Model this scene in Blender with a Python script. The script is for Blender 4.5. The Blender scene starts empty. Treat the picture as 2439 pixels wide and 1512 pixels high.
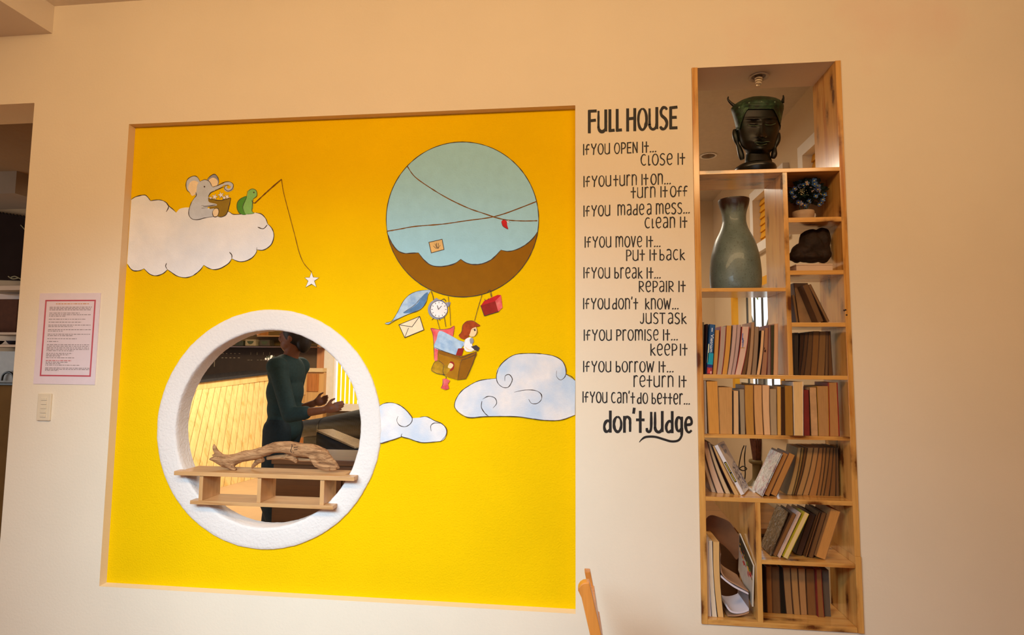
import bpy, bmesh, math, random
from mathutils import Vector, Matrix, noise
from mathutils.geometry import tessellate_polygon
S = bpy.context.scene
COL = S.collection
random.seed(7)

# ------------------------------------------------------------------ camera
W, H = 2439, 1512
F_PX, YAW, PITCH, ROLL = 1332.76, 0.111467, 0.07933, 0.0083
EYE = 1.5
DIST = 2.3                      # camera to the front face of the painted wall (wall face is Y = 0)
_cy, _sy, _cp, _sp, _cr, _sr = math.cos(YAW), math.sin(YAW), math.cos(PITCH), math.sin(PITCH), math.cos(ROLL), math.sin(ROLL)
FWD = Vector((-_sy*_cp, _cy*_cp, _sp)); _r = Vector((_cy, _sy, 0)); _u = _r.cross(FWD)
RIGHT = _cr*_r + _sr*_u; UP = -_sr*_r + _cr*_u
CAMLOC = Vector((0, -DIST, EYE))
cam = bpy.data.cameras.new('camera'); cam.sensor_width = 36; cam.lens = F_PX/W*36; cam.clip_start = 0.05
co = bpy.data.objects.new('camera', cam); COL.objects.link(co)
M3 = Matrix((RIGHT, UP, -FWD)).transposed()
co.matrix_world = Matrix.Translation(CAMLOC) @ M3.to_4x4()
S.camera = co

# ------------------------------------------------------------------ light
S.view_settings.view_transform = 'Standard'; S.view_settings.look = 'None'
S.view_settings.gamma = 1; S.view_settings.use_curve_mapping = False
S.view_settings.exposure = 0.0
world = bpy.data.worlds.new('world'); S.world = world; world.use_nodes = True
bg = world.node_tree.nodes['Background']; bg.inputs[0].default_value = (0.93, 0.97, 1.0, 1); bg.inputs[1].default_value = 2.0

def area(name, loc, target, sx, sy, power, color, spread=180):
    l = bpy.data.lights.new(name, 'AREA'); l.shape = 'RECTANGLE'; l.size = sx; l.size_y = sy
    l.energy = power; l.color = color; l.spread = math.radians(spread)
    o = bpy.data.objects.new(name, l); COL.objects.link(o); o.location = loc
    o.rotation_euler = (Vector(target)-Vector(loc)).to_track_quat('-Z', 'Y').to_euler()
    return o
area('added_daylight', (-1.1, -2.05, 1.95), (-0.9, 0, -0.15), 1.5, 0.45, 34, (0.55, 0.80, 1.0), 112)  # area light added inside the room to stand in for daylight; no door here
area('warm_lamp_row', (-0.55, -2.3, 3.08), (-0.55, 0.0, 1.9), 5.0, 0.4, 76, (1.0, 0.66, 0.32))
area('bar_fill_light', (-3.1, 3.4, 2.86), (-3.9, 3.9, 0.8), 1.8, 1.2, 185, (1.0, 0.86, 0.62))  # added out of view to brighten the plank counter, no fitting hangs here
area('back_room_fill', (-0.2, 1.7, 2.86), (-0.2, 1.7, 0), 1.0, 0.8, 30, (1.0, 0.85, 0.66))  # added general fill for the room behind, not a lamp of the place

# ------------------------------------------------------------------ measuring helpers (photo pixel -> point in the room)
def ray(u, v):
    return FWD + ((u-W/2)/F_PX)*RIGHT - ((v-H/2)/F_PX)*UP
def P(u, v, y=0.0):
    d = ray(u, v); return CAMLOC + d*((y+DIST)/d.y)
def PZ(u, v, z):
    d = ray(u, v); return CAMLOC + d*((z-EYE)/d.z)
def PX(u, v, x):
    d = ray(u, v); return CAMLOC + d*(x/d.x)
def crop(x0, y0, s):
    return lambda p: (x0+p[0]/s, y0+p[1]/s)

# ------------------------------------------------------------------ materials
def lin(c):
    return tuple(((x/255)/12.92 if x/255 <= 0.04045 else ((x/255+0.055)/1.055)**2.4) for x in c)
MATS = {}
def newmat(name):
    m = bpy.data.materials.new(name); m.use_nodes = True
    nt = m.node_tree; b = nt.nodes['Principled BSDF']
    return m, nt, b
def node(nt, t, **kw):
    n = nt.nodes.new(t)
    for k, v in kw.items(): setattr(n, k, v)
    return n
def coords(nt, out='Object', scale=(1, 1, 1), rot=(0, 0, 0), rnd=False):
    tc = node(nt, 'ShaderNodeTexCoord'); mp = node(nt, 'ShaderNodeMapping')
    if rnd:
        oi = node(nt, 'ShaderNodeObjectInfo'); ml = node(nt, 'ShaderNodeMath', operation='MULTIPLY'); ml.inputs[1].default_value = 37.0
        nt.links.new(oi.outputs['Random'], ml.inputs[0]); nt.links.new(ml.outputs[0], mp.inputs['Location'])
    mp.inputs['Scale'].default_value = scale; mp.inputs['Rotation'].default_value = rot
    nt.links.new(tc.outputs[out], mp.inputs[0]); return mp.outputs[0]
def ntex(nt, vec, scale, detail=3, rough=0.55):
    n = node(nt, 'ShaderNodeTexNoise'); n.inputs['Scale'].default_value = scale
    n.inputs['Detail'].default_value = detail; n.inputs['Roughness'].default_value = rough
    nt.links.new(vec, n.inputs['Vector']); return n
def ramp(nt, fac, stops):
    r = node(nt, 'ShaderNodeValToRGB'); e = r.color_ramp.elements
    while len(e) < len(stops): e.new(0.5)
    for el, (p, c) in zip(e, stops): el.position = p; el.color = (*c, 1)
    nt.links.new(fac, r.inputs[0]); return r.outputs[0]
def mixc(nt, fac, a, b, mode='MIX'):
    m = node(nt, 'ShaderNodeMix', data_type='RGBA', blend_type=mode)
    for s, v in ((m.inputs[0], fac), (m.inputs[6], a), (m.inputs[7], b)):
        if hasattr(v, 'is_linked') or hasattr(v, 'links'): nt.links.new(v, s)
        elif isinstance(v, (int, float)): s.default_value = v
        else: s.default_value = (*v, 1)
    return m.outputs[2]
def bump(nt, b, h, strength, dist):
    n = node(nt, 'ShaderNodeBump'); n.inputs['Strength'].default_value = strength; n.inputs['Distance'].default_value = dist
    nt.links.new(h, n.inputs['Height']); nt.links.new(n.outputs[0], b.inputs['Normal'])
def mul(c, k): return tuple(min(1, x*k) for x in c)
def plain(name, rgb, rough=0.6, var=0.12, scale=30, metal=0, bumps=0.0, spec=0.5):
    if name in MATS: return MATS[name]
    m, nt, b = newmat(name); c = lin(rgb)
    n = ntex(nt, coords(nt), scale)
    nt.links.new(ramp(nt, n.outputs['Fac'], [(0.3, mul(c, 1-var)), (0.7, mul(c, 1+var))]), b.inputs['Base Color'])
    b.inputs['Roughness'].default_value = rough; b.inputs['Metallic'].default_value = metal
    b.inputs['Specular IOR Level'].default_value = spec
    if bumps: bump(nt, b, n.outputs['Fac'], bumps, 0.004)
    MATS[name] = m; return m
def plaster(name, rgb, fine, amp, var=0.04, rough=0.85, blot=None):
    m, nt, b = newmat(name); c = lin(rgb); v = coords(nt)
    n = ntex(nt, v, 1.7, 4); n2 = ntex(nt, v, fine, 3)
    col = ramp(nt, n.outputs['Fac'], [(0.3, mul(c, 1-var)), (0.7, mul(c, 1+var))])
    if blot:
        n3 = ntex(nt, v, blot[1], 5)
        f = ramp(nt, n3.outputs['Fac'], [(blot[2], (0, 0, 0)), (blot[2]+0.12, (blot[3],)*3)])
        col = mixc(nt, f, col, lin(blot[0]))
    nt.links.new(col, b.inputs['Base Color']); b.inputs['Roughness'].default_value = rough
    b.inputs['Specular IOR Level'].default_value = 0.25
    bump(nt, b, n2.outputs['Fac'], 1.0, amp); MATS[name] = m; return m
def pine(name, axis, light, dark, knot, rough=0.22, coat=0.5, gs=1.0, knots=True):
    """varnished wood with the grain along one axis, growth streaks and dark knots"""
    m, nt, b = newmat(name)
    across = {'X': (2.2, 30, 30), 'Y': (30, 2.2, 30), 'Z': (30, 30, 2.2)}[axis]
    v = coords(nt, scale=tuple(a*gs for a in across), rnd=True)
    n = ntex(nt, v, 1.0, 5, 0.6); n.inputs['Distortion'].default_value = 0.6
    col = ramp(nt, n.outputs['Fac'], [(0.30, mul(lin(dark), 0.85)), (0.46, mul(lin(light), 0.86)), (0.70, lin(light))])
    n2 = ntex(nt, coords(nt, scale=tuple(a*gs*4 for a in across)), 1.0, 3)
    col = mixc(nt, ramp(nt, n2.outputs['Fac'], [(0.45, (0, 0, 0)), (0.8, (0.35,)*3)]), col, lin(dark))
    if knots:
        ks = {'X': (5.5, 17, 17), 'Y': (17, 5.5, 17), 'Z': (17, 17, 5.5)}[axis]
        vo = node(nt, 'ShaderNodeTexVoronoi'); vo.inputs['Scale'].default_value = 1.0
        nt.links.new(coords(nt, scale=ks, rnd=True), vo.inputs['Vector'])
        nd = ntex(nt, coords(nt), 60, 2)
        add = node(nt, 'ShaderNodeMath', operation='MULTIPLY_ADD'); nt.links.new(nd.outputs['Fac'], add.inputs[0]); add.inputs[1].default_value = 0.16
        nt.links.new(vo.outputs['Distance'], add.inputs[2])
        col = mixc(nt, ramp(nt, add.outputs[0], [(0.22, (0.95,)*3), (0.31, (0.4,)*3), (0.46, (0, 0, 0))]), col, lin(knot))
    nt.links.new(col, b.inputs['Base Color']); b.inputs['Roughness'].default_value = rough
    b.inputs['Coat Weight'].default_value = coat; b.inputs['Coat Roughness'].default_value = 0.12
    bump(nt, b, n.outputs['Fac'], 0.25, 0.001); MATS[name] = m; return m
def pages(rgb):
    key = 'pages_%d_%d_%d' % tuple(rgb)
    if key in MATS: return MATS[key]
    m, nt, b = newmat(key); c = lin(rgb)
    n = ntex(nt, coords(nt, 'UV', (38, 0.7, 1)), 1.0, 3, 0.7)
    n2 = ntex(nt, coords(nt, 'UV', (2.5, 3, 1)), 1.0, 3)
    col = ramp(nt, n.outputs['Fac'], [(0.3, mul(c, 0.78)), (0.5, c), (0.72, mul(c, 1.1))])
    col = mixc(nt, ramp(nt, n2.outputs['Fac'], [(0.45, (0, 0, 0)), (0.75, (0.4,)*3)]), col, mul(c, 0.7))
    nt.links.new(col, b.inputs['Base Color']); b.inputs['Roughness'].default_value = 0.9
    b.inputs['Specular IOR Level'].default_value = 0.1; MATS[key] = m; return m
def cover(rgb, gloss=0.45):
    return plain('cover_%d_%d_%d' % tuple(rgb), rgb, gloss, 0.18, 25)
def paint(name, rgb, var=0.08, scale=22, second=None, thr=0.5):
    if name in MATS: return MATS[name]
    m, nt, b = newmat(name); c = lin(rgb); v = coords(nt)
    n = ntex(nt, v, scale, 4)
    col = ramp(nt, n.outputs['Fac'], [(0.3, mul(c, 1-var)), (0.7, mul(c, 1+var))])
    if second:
        n2 = ntex(nt, v, second[1], 4)
        col = mixc(nt, ramp(nt, n2.outputs['Fac'], [(thr-0.12, (0, 0, 0)), (thr+0.15, (second[2],)*3)]), col, lin(second[0]))
    nt.links.new(col, b.inputs['Base Color']); b.inputs['Roughness'].default_value = 0.8
    b.inputs['Specular IOR Level'].default_value = 0.2
    bump(nt, b, ntex(nt, v, 160, 3).outputs['Fac'], 1.0, 0.0012)
    MATS[name] = m; return m

CREAM = plaster('cream_wall_paint', (236, 222, 199), 90, 0.0006, 0.03, 0.85, ((232, 190, 172), 0.9, 0.60, 0.4))
YELLOW = plaster('yellow_stucco_paint', (242, 197, 0), 150, 0.0022, 0.05); YELLOW.node_tree.nodes['Principled BSDF'].inputs['Specular IOR Level'].default_value = 0.08
RINGM = plaster('white_rough_stucco', (232, 224, 217), 90, 0.0028)
WHITE = plain('white_paint', (232, 224, 214), 0.6, 0.03)
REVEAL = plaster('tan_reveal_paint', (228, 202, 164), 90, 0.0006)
CEILM = plaster('ceiling_paint', (232, 220, 205), 60, 0.0006)
PINE_V = pine('pine_upright', 'Z', (226, 170, 92), (196, 120, 48), (88, 40, 14))
PINE_H = pine('pine_shelf', 'X', (228, 172, 94), (198, 122, 50), (88, 40, 14))
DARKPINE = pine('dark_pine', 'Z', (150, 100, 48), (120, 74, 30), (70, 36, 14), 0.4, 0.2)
PLAIN_H = pine('beech_board', 'X', (216, 166, 110), (190, 132, 78), (120, 70, 30), 0.4, 0.2, 1.3, False)
PLAIN_V = pine('beech_upright', 'Z', (216, 166, 110), (190, 132, 78), (120, 70, 30), 0.4, 0.2, 1.3, False)
CHAIRM = pine('chair_wood', 'Z', (222, 142, 62), (190, 104, 34), (110, 60, 20), 0.35, 0.3, 1.2, False)
DARKWOOD = pine('dark_wood', 'X', (96, 58, 28), (54, 30, 14), (30, 16, 8), 0.4, 0.3, 0.7, False)
BROWNWOOD = pine('brown_wood', 'X', (150, 100, 52), (108, 66, 32), (60, 30, 14), 0.35, 0.3, 0.6, False)
ORANGEWOOD = pine('orange_wood', 'Z', (206, 130, 62), (164, 92, 38), (100, 50, 20), 0.4, 0.2, 0.7, False)
INK = plain('black_lettering_paint', (24, 16, 12), 0.6, 0.1)
LINE = plain('dark_outline_paint', (58, 40, 30), 0.7, 0.25, 60)
BLACK = plain('black_gloss', (20, 19, 19), 0.3, 0.1)
STEEL = plain('brushed_steel', (168, 166, 160), 0.3, 0.05, 40, 1.0)
DARKBOX = plain('dark_box', (64, 34, 18), 0.8, 0.15, 30, 0, 0, 0.1)

# ------------------------------------------------------------------ object helpers
ROOTS = {}
def shift_of(parent):
    while parent is not None:
        if parent.name in ROOTS: return ROOTS[parent.name]
        parent = parent.parent
    return Vector((0, 0, 0))
def tag(o, label=None, cat=None, group=None, kind=None):
    if label: o['label'] = label
    if cat: o['category'] = cat
    if group: o['group'] = group
    if kind: o['kind'] = kind
    return o
def thing(name, label, cat, loc, group=None):
    o = bpy.data.objects.new(name, None); COL.objects.link(o); o.location = loc; o.empty_display_size = 0.05
    ROOTS[o.name] = Vector(loc); return tag(o, label, cat, group)
class MB:
    """collects faces in world coordinates and links them as one mesh object"""
    def __init__(s): s.v = []; s.f = []; s.m = []; s.uv = []
    def add(s, vs, fs, mi=0, uvs=None):
        n = len(s.v); s.v += [Vector(v) for v in vs]
        for i, f in enumerate(fs):
            s.f.append([n+k for k in f]); s.m.append(mi)
            s.uv.append(uvs[i] if uvs else [(0, 0)]*len(f))
        return s
    def box(s, a, b, mi=0):
        (x0, y0, z0), (x1, y1, z1) = a, b
        vs = [(x0,y0,z0),(x1,y0,z0),(x1,y1,z0),(x0,y1,z0),(x0,y0,z1),(x1,y0,z1),(x1,y1,z1),(x0,y1,z1)]
        return s.add(vs, [(0,3,2,1),(4,5,6,7),(0,1,5,4),(1,2,6,5),(2,3,7,6),(3,0,4,7)], mi)
    def hexa(s, vs, mi=0):   # 8 corners, bottom loop then top loop
        return s.add(vs, [(0,3,2,1),(4,5,6,7),(0,1,5,4),(1,2,6,5),(2,3,7,6),(3,0,4,7)], mi)
    def prism(s, poly, y0, y1, mi=0):   # outline (x, z) given depth from y0 to y1
        n = len(poly); vs = [Vector((x, y0, z)) for x, z in poly]+[Vector((x, y1, z)) for x, z in poly]
        tri = tessellate_polygon([[Vector((x, z, 0)) for x, z in poly]])
        fs = [tuple(t) for t in tri]+[tuple(n+k for k in reversed(t)) for t in tri]
        fs += [(i, (i+1) % n, n+(i+1) % n, n+i) for i in range(n)]
        return s.add(vs, fs, mi)
    def flat(s, pts, mi=0):
        tri = tessellate_polygon([[Vector((p.x, p.z, 0)) for p in pts]])
        return s.add(pts, [tuple(t) for t in tri], mi)
    def tube(s, pts, radii, seg=10, mi=0, caps=True, jit=None):
        pts = [Vector(p) for p in pts]
        if not hasattr(radii, '__len__'): radii = [radii]*len(pts)
        vs = []; fs = []; ref = None
        for i, p in enumerate(pts):
            t = (pts[min(i+1, len(pts)-1)]-pts[max(i-1, 0)])
            t = t.normalized() if t.length > 1e-9 else Vector((0, 0, 1))
            if ref is None:
                ref = Vector((0, 1, 0)) if abs(t.y) < 0.9 else Vector((1, 0, 0))
            a = (ref-t*ref.dot(t)).normalized(); bb = t.cross(a); ref = a
            for k in range(seg):
                th = 2*math.pi*k/seg; r = radii[i]
                if jit: r *= jit(i, th)
                vs.append(p+r*(math.cos(th)*a+math.sin(th)*bb))
        for i in range(len(pts)-1):
            for k in range(seg):
                k2 = (k+1) % seg; fs.append((i*seg+k, i*seg+k2, (i+1)*seg+k2, (i+1)*seg+k))
        if caps:
            fs.append(tuple(reversed(range(seg)))); fs.append(tuple((len(pts)-1)*seg+k for k in range(seg)))
        return s.add(vs, fs, mi)
    def lathe(s, c, prof, seg=32, mi=0, caps=True):
        c = Vector(c); vs = []; fs = []
        for r, z in prof:
            for k in range(seg):
                th = 2*math.pi*k/seg; vs.append(c+Vector((r*math.cos(th), r*math.sin(th), z)))
        for i in range(len(prof)-1):
            for k in range(seg):
                k2 = (k+1) % seg; fs.append((i*seg+k, i*seg+k2, (i+1)*seg+k2, (i+1)*seg+k))
        if caps:
            fs.append(tuple(reversed(range(seg)))); fs.append(tuple((len(prof)-1)*seg+k for k in range(seg)))
        return s.add(vs, fs, mi)
    def blob(s, c, rx, ry, rz, mi=0, seg=12, rings=8, rough=0.0, seed=0):
        c = Vector(c); vs = []; fs = []
        for i in range(rings+1):
            ph = math.pi*i/rings
            for k in range(seg):
                th = 2*math.pi*k/seg; d = Vector((math.sin(ph)*math.cos(th), math.sin(ph)*math.sin(th), math.cos(ph)))
                f = 1+rough*noise.noise(d*1.7+Vector((seed, seed*0.7, 0))) if rough else 1
                vs.append(c+Vector((d.x*rx*f, d.y*ry*f, d.z*rz*f)))
        for i in range(rings):
            for k in range(seg):
                k2 = (k+1) % seg; fs.append((i*seg+k, (i+1)*seg+k, (i+1)*seg+k2, i*seg+k2))
        return s.add(vs, fs, mi)
    def build(s, name, mats, parent=None, smooth=False, bevel=0.0, label=None):
        me = bpy.data.meshes.new(name); off = shift_of(parent)
        me.from_pydata([v-off for v in s.v], [], s.f)
        if not isinstance(mats, (list, tuple)): mats = [mats]
        for m in mats: me.materials.append(m)
        uvl = me.uv_layers.new(name='UVMap'); k = 0
        for p, mi, uv in zip(me.polygons, s.m, s.uv):
            p.material_index = mi
            for j in range(p.loop_total): uvl.data[p.loop_start+j].uv = uv[j]
        me.validate()
        bm = bmesh.new(); bm.from_mesh(me)
        bmesh.ops.remove_doubles(bm, verts=bm.verts, dist=1e-6)
        bmesh.ops.recalc_face_normals(bm, faces=bm.faces)
        if bevel:
            bmesh.ops.bevel(bm, geom=[e for e in bm.edges if len(e.link_faces) == 2 and e.calc_face_angle() > 0.6], offset=bevel, segments=2, profile=0.6, affect='EDGES')
        bm.to_mesh(me); bm.free()
        if smooth:
            me.polygons.foreach_set('use_smooth', [True]*len(me.polygons))
            me.set_sharp_from_angle(angle=math.radians(smooth if smooth > 1 else 40))
        o = bpy.data.objects.new(name, me); COL.objects.link(o)
        if parent is not None: o.parent = parent
        if label: o['label'] = label
        return o
def struct(o): o['kind'] = 'structure'; return o

def spline(pts, closed=False, n=6):
    """Catmull-Rom through the points"""
    if len(pts) < 3: return list(pts)
    out = []; m = len(pts); rng = range(m if closed else m-1)
    for i in rng:
        p0 = pts[(i-1) % m] if closed or i > 0 else pts[i]
        p1, p2 = pts[i], pts[(i+1) % m]
        p3 = pts[(i+2) % m] if closed or i+2 < m else p2
        for k in range(n):
            t = k/n
            out.append(tuple(0.5*((2*b)+(-a+c)*t+(2*a-5*b+4*c-d)*t*t+(-a+3*b-3*c+d)*t**3) for a, b, c, d in zip(p0, p1, p2, p3)))
    if not closed: out.append(tuple(pts[-1]))
    return out
def ribbon(mb, pts, w, y, mi=0, taper=(1, 1), wob=0.0, seed=0):
    """a brush line through photo points, w pixels wide, laid on the plane Y = y"""
    n = len(pts)
    if n < 2: return
    L = []; R = []
    for i, p in enumerate(pts):
        a = pts[max(i-1, 0)]; b = pts[min(i+1, n-1)]
        dx, dy = b[0]-a[0], b[1]-a[1]; l = math.hypot(dx, dy) or 1
        t = i/(n-1); f = min(1, taper[0]+(1-taper[0])*t*5) if t < 0.5 else min(1, taper[1]+(1-taper[1])*(1-t)*5)
        hw = w/2*f*(1+wob*noise.noise(Vector((p[0]*0.11, p[1]*0.11, seed))))
        nx, ny = -dy/l*hw, dx/l*hw
        L.append(P(p[0]+nx, p[1]+ny, y)); R.append(P(p[0]-nx, p[1]-ny, y))
    mb.add(L+R, [(i, i+1, n+i+1, n+i) for i in range(n-1)], mi)
def strokeline(mb, pts, w, y, mi=0):   # straight segments with square joints
    for a, b in zip(pts, pts[1:]):
        l = math.hypot(b[0]-a[0], b[1]-a[1]) or 1; ex, ey = (b[0]-a[0])/l*w*0.35, (b[1]-a[1])/l*w*0.35
        y -= 0.000004; ribbon(mb, [(a[0]-ex, a[1]-ey), (b[0]+ex, b[1]+ey)], w, y, mi)
#PART2

# ================================================================== the room
ZC = EYE+1.684                       # ceiling of the near room
ZB = EYE+1.475                       # ceiling of the room behind
T = 0.205                            # thickness of the painted wall
def rect(x0, x1, z0, z1): return [(x0, z0), (x1, z0), (x1, z1), (x0, z1)]
OPEN_X, OPEN_Z = -2.547, EYE+1.207
RX0, RX1, RZ0, RZ1 = -2.05, 0.004, EYE-0.985, EYE+1.083
CX0, CX1, CZ0, CZ1 = 0.483, 1.066, EYE-0.994, EYE+1.221
RING = Vector((-1.3295, 0, EYE-0.2925))
RDEP, RBACK = 0.034, 0.108
def sheet(mb, y, outer, holes, mi=0):
    loops = [outer]+holes; flatl = [p for l in loops for p in l]
    tri = tessellate_polygon([[Vector((x, z, 0)) for x, z in l] for l in loops])
    mb.add([(x, y, z) for x, z in flatl], [tuple(t) for t in tri], mi)
def tunnel(mb, loop0, y0, loop1, y1, mi=0):
    n = len(loop0)
    mb.add([(x, y0, z) for x, z in loop0]+[(x, y1, z) for x, z in loop1], [(i, (i+1) % n, n+(i+1) % n, n+i) for i in range(n)], mi)
wall = MB()
outer = [(-4.6, 0), (-3.75, 0), (-3.75, OPEN_Z), (OPEN_X, OPEN_Z), (OPEN_X, 0), (3.6, 0), (3.6, ZC), (-4.6, ZC)]
rec = rect(RX0, RX1, RZ0, RZ1); case = rect(CX0, CX1, CZ0, CZ1)
e = 0.004
rec_in = rect(RX0+e, RX1, RZ0+e, RZ1-0.001)
sheet(wall, 0, outer, [rec, case]); sheet(wall, T, outer, [rec, case])
tunnel(wall, outer, 0, outer, T); tunnel(wall, case, 0, case, T)
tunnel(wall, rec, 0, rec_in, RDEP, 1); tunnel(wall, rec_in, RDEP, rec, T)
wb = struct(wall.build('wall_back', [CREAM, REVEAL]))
panel = MB(); NR = 96
circ = [(RING.x+0.5*math.cos(2*math.pi*k/NR), RING.z+0.5*math.sin(2*math.pi*k/NR)) for k in range(NR)]
sheet(panel, RDEP, rec_in, [circ], 0); sheet(panel, RBACK, rec_in, [circ], 1); tunnel(panel, circ, RDEP, circ, RBACK, 1); tunnel(panel, rec_in, RDEP, rec_in, RBACK, 1)
wp = struct(panel.build('wall_panel', [YELLOW, CREAM]))
# round plaster window opening
ring = MB(); prof = [(0.515, RDEP+0.001), (0.5145, 0.029), (0.511, 0.026), (0.50, 0.0245), (0.435, 0.0245), (0.427, 0.026), (0.4235, 0.031)]
prof += [(0.4235, 0.031+(RBACK-0.031)*k/4) for k in range(1, 5)]+[(0.50, RBACK+0.002)]
vs = []; fs = []
SEG = 240
for r, y in prof:
    for k in range(SEG):
        th = 2*math.pi*k/SEG; d = Vector((math.cos(th), math.sin(th), 0))
        rr = r+0.0014*noise.noise(d*14+Vector((r*30, 3, y*40)))+0.0013*noise.noise(d*40+Vector((r*60, 7, y*60)))
        vs.append((RING.x+rr*d.x, y, RING.z+rr*d.y))
for i in range(len(prof)-1):
    for k in range(SEG):
        k2 = (k+1) % SEG; fs.append((i*SEG+k, i*SEG+k2, (i+1)*SEG+k2, (i+1)*SEG+k))
ring.add(vs, fs); struct(ring.build('window_1', RINGM, None, 50))
# near room: ceiling, floor, ceiling beam, side wall
WOODFLOOR = plain('brown_floor_boards', (150, 98, 56), 0.5, 0.1, 6); BROWNWALL = plain('warm_bounce_brown', (176, 122, 72), 0.7, 0.06, 3)  # brown chosen for these unseen surfaces to warm the bounced light
FLOORM = plain('warm_floor_tile', (196, 160, 120), 0.5, 0.06, 6)
struct(MB().box((-4.6, -4.2, ZC), (3.6, 0.0, ZC+0.1)).build('ceiling', CEILM))
struct(MB().box((-12, T/2, -0.1), (3.6, 12, 0.0)).build('floor', FLOORM)); struct(MB().box((-4.6, -4.2, -0.1), (3.6, T/2, 0.0)).build('floor', WOODFLOOR))
struct(MB().box((3.6, -4.2, 0), (3.7, T, ZC)).build('wall_right', BROWNWALL))
struct(MB().box((-4.7, -4.2, 0), (-4.6, 0, ZC)).build('wall_left', BROWNWALL))
fr = MB(); fo_ = [(-4.7, 0), (3.7, 0), (3.7, ZC), (-4.7, ZC)]
dh_ = rect(-1.6, 1.0, 0.85, 1.6); sheet(fr, -4.2, fo_, [dh_]); sheet(fr, -4.3, fo_, [dh_]); tunnel(fr, fo_, -4.2, fo_, -4.3); tunnel(fr, dh_, -4.2, dh_, -4.3)  # opening added behind the camera, sized for the ambient light it lets in
struct(fr.build('wall_front', BROWNWALL))
BX, BZ = P(125, 80).x, P(125, 80).z
struct(MB().box((-4.6, -1.9, BZ), (BX, 0, ZC)).build('beam', CEILM))
# room behind
XR = 1.25
WALLB = plaster('back_room_wall_paint', (214, 190, 156), 60, 0.0005)
bw = MB()     # right-hand wall with a tall window under a shuttered transom
W1 = (1.25, 2.28, 1.12, 2.05); W2 = (1.12, 1.63, EYE+0.8, EYE+1.12); W2B = (0.36, 0.78, EYE+0.8, EYE+1.12)
outer2 = [(T, 0), (2.85, 0), (2.85, ZB), (T, ZB)]
h1 = rect(W1[0], W1[1], W1[2], W1[3]); h2 = rect(W2[0], W2[1], W2[2], W2[3]); h3 = rect(W2B[0], W2B[1], W2B[2], W2B[3])
def sheet_x(mb, x, outer, holes, mi=0):
    loops = [outer]+holes; fl = [p for l in loops for p in l]
    tri = tessellate_polygon([[Vector((a, b, 0)) for a, b in l] for l in loops]); mb.add([(x, a, b) for a, b in fl], [tuple(t) for t in tri], mi)
for x in (XR, XR+0.14): sheet_x(bw, x, outer2, [h1, h2, h3])
for lp in (outer2, h1, h2, h3):
    n = len(lp); bw.add([(XR, a, b) for a, b in lp]+[(XR+0.14, a, b) for a, b in lp], [(i, (i+1) % n, n+(i+1) % n, n+i) for i in range(n)])
struct(bw.build('wall_east', WALLB))
fw = MB(); YF = 2.85
far_outer = [(-0.9, 0), (XR+0.14, 0), (XR+0.14, ZB), (-0.9, ZB)]
wf = rect(-0.62, 0.42, 1.15, 2.35)
sheet(fw, YF, far_outer, [wf]); sheet(fw, YF+0.15, far_outer, [wf]); tunnel(fw, far_outer, YF, far_outer, YF+0.15); tunnel(fw, wf, YF, wf, YF+0.15)
struct(fw.build('wall_north', WALLB))
struct(MB().box((-0.9, YF+0.15, 0), (-0.75, 6.5, ZB)).build('wall_inner', WALLB))
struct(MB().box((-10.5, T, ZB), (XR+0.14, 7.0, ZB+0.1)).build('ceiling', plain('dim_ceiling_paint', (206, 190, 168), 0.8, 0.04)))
YB = 6.4                              # wall behind the bar
bb = MB(); wy = P(775, 840, YB), P(850, 1010, YB)
bo = [(-10.5, 0), (-0.75, 0), (-0.75, ZB), (-10.5, ZB)]
wh = rect(wy[0].x, wy[1].x+0.5, 0.75, EYE+0.35)
sheet(bb, YB, bo, [wh]); sheet(bb, YB+0.15, bo, [wh]); tunnel(bb, bo, YB, bo, YB+0.15); tunnel(bb, wh, YB, wh, YB+0.15)
struct(bb.build('wall_bar', plain('dark_bar_wall', (92, 70, 48), 0.6, 0.1, 3)))
struct(MB().box((-10.6, T, 0), (-10.5, YB+0.15, ZB)).build('wall_west', WALLB))
struct(MB().box((-10.5, 0.0, OPEN_Z), (-4.6, T, ZB)).build('wall_lintel', CREAM))
# windows of the room behind
YPANE = plain('yellow_shutter_paint', (226, 160, 20), 0.4, 0.08, 8)
def bars(mb, x, y0, y1, z0, z1, w): mb.box((x, y0, z0), (x+w, y1, z1))
m = MB(); f = 0.028
for (a, b, c, d) in ((W1[0]-f, W1[0]+f, W1[2]-f, W1[3]+f), (W1[1]-f, W1[1]+f, W1[2]-f, W1[3]+f), (W1[0]+f, W1[1]-f, W1[3]-f, W1[3]+f)) : m.box((XR-0.008, a, c), (XR+0.03, b, d))
w2 = struct(m.build('window_2', YPANE)); MB().box((XR-0.05, W1[0]-0.03, W1[2]-0.03), (XR+0.13, W1[1]+0.03, W1[2])).build('window_sill', WHITE, w2)
m = MB()
for k in range(1, 6): y = W1[0]+(W1[1]-W1[0])*k/6; m.box((XR+0.05, y-0.006, W1[2]), (XR+0.062, y+0.006, W1[3]))
for z in (1.35, 1.72): m.box((XR+0.05, W1[0], z-0.006), (XR+0.062, W1[1], z+0.006))
m.build('window_grille', plain('grille_iron', (70, 66, 60), 0.5, 0.1), w2)
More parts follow.
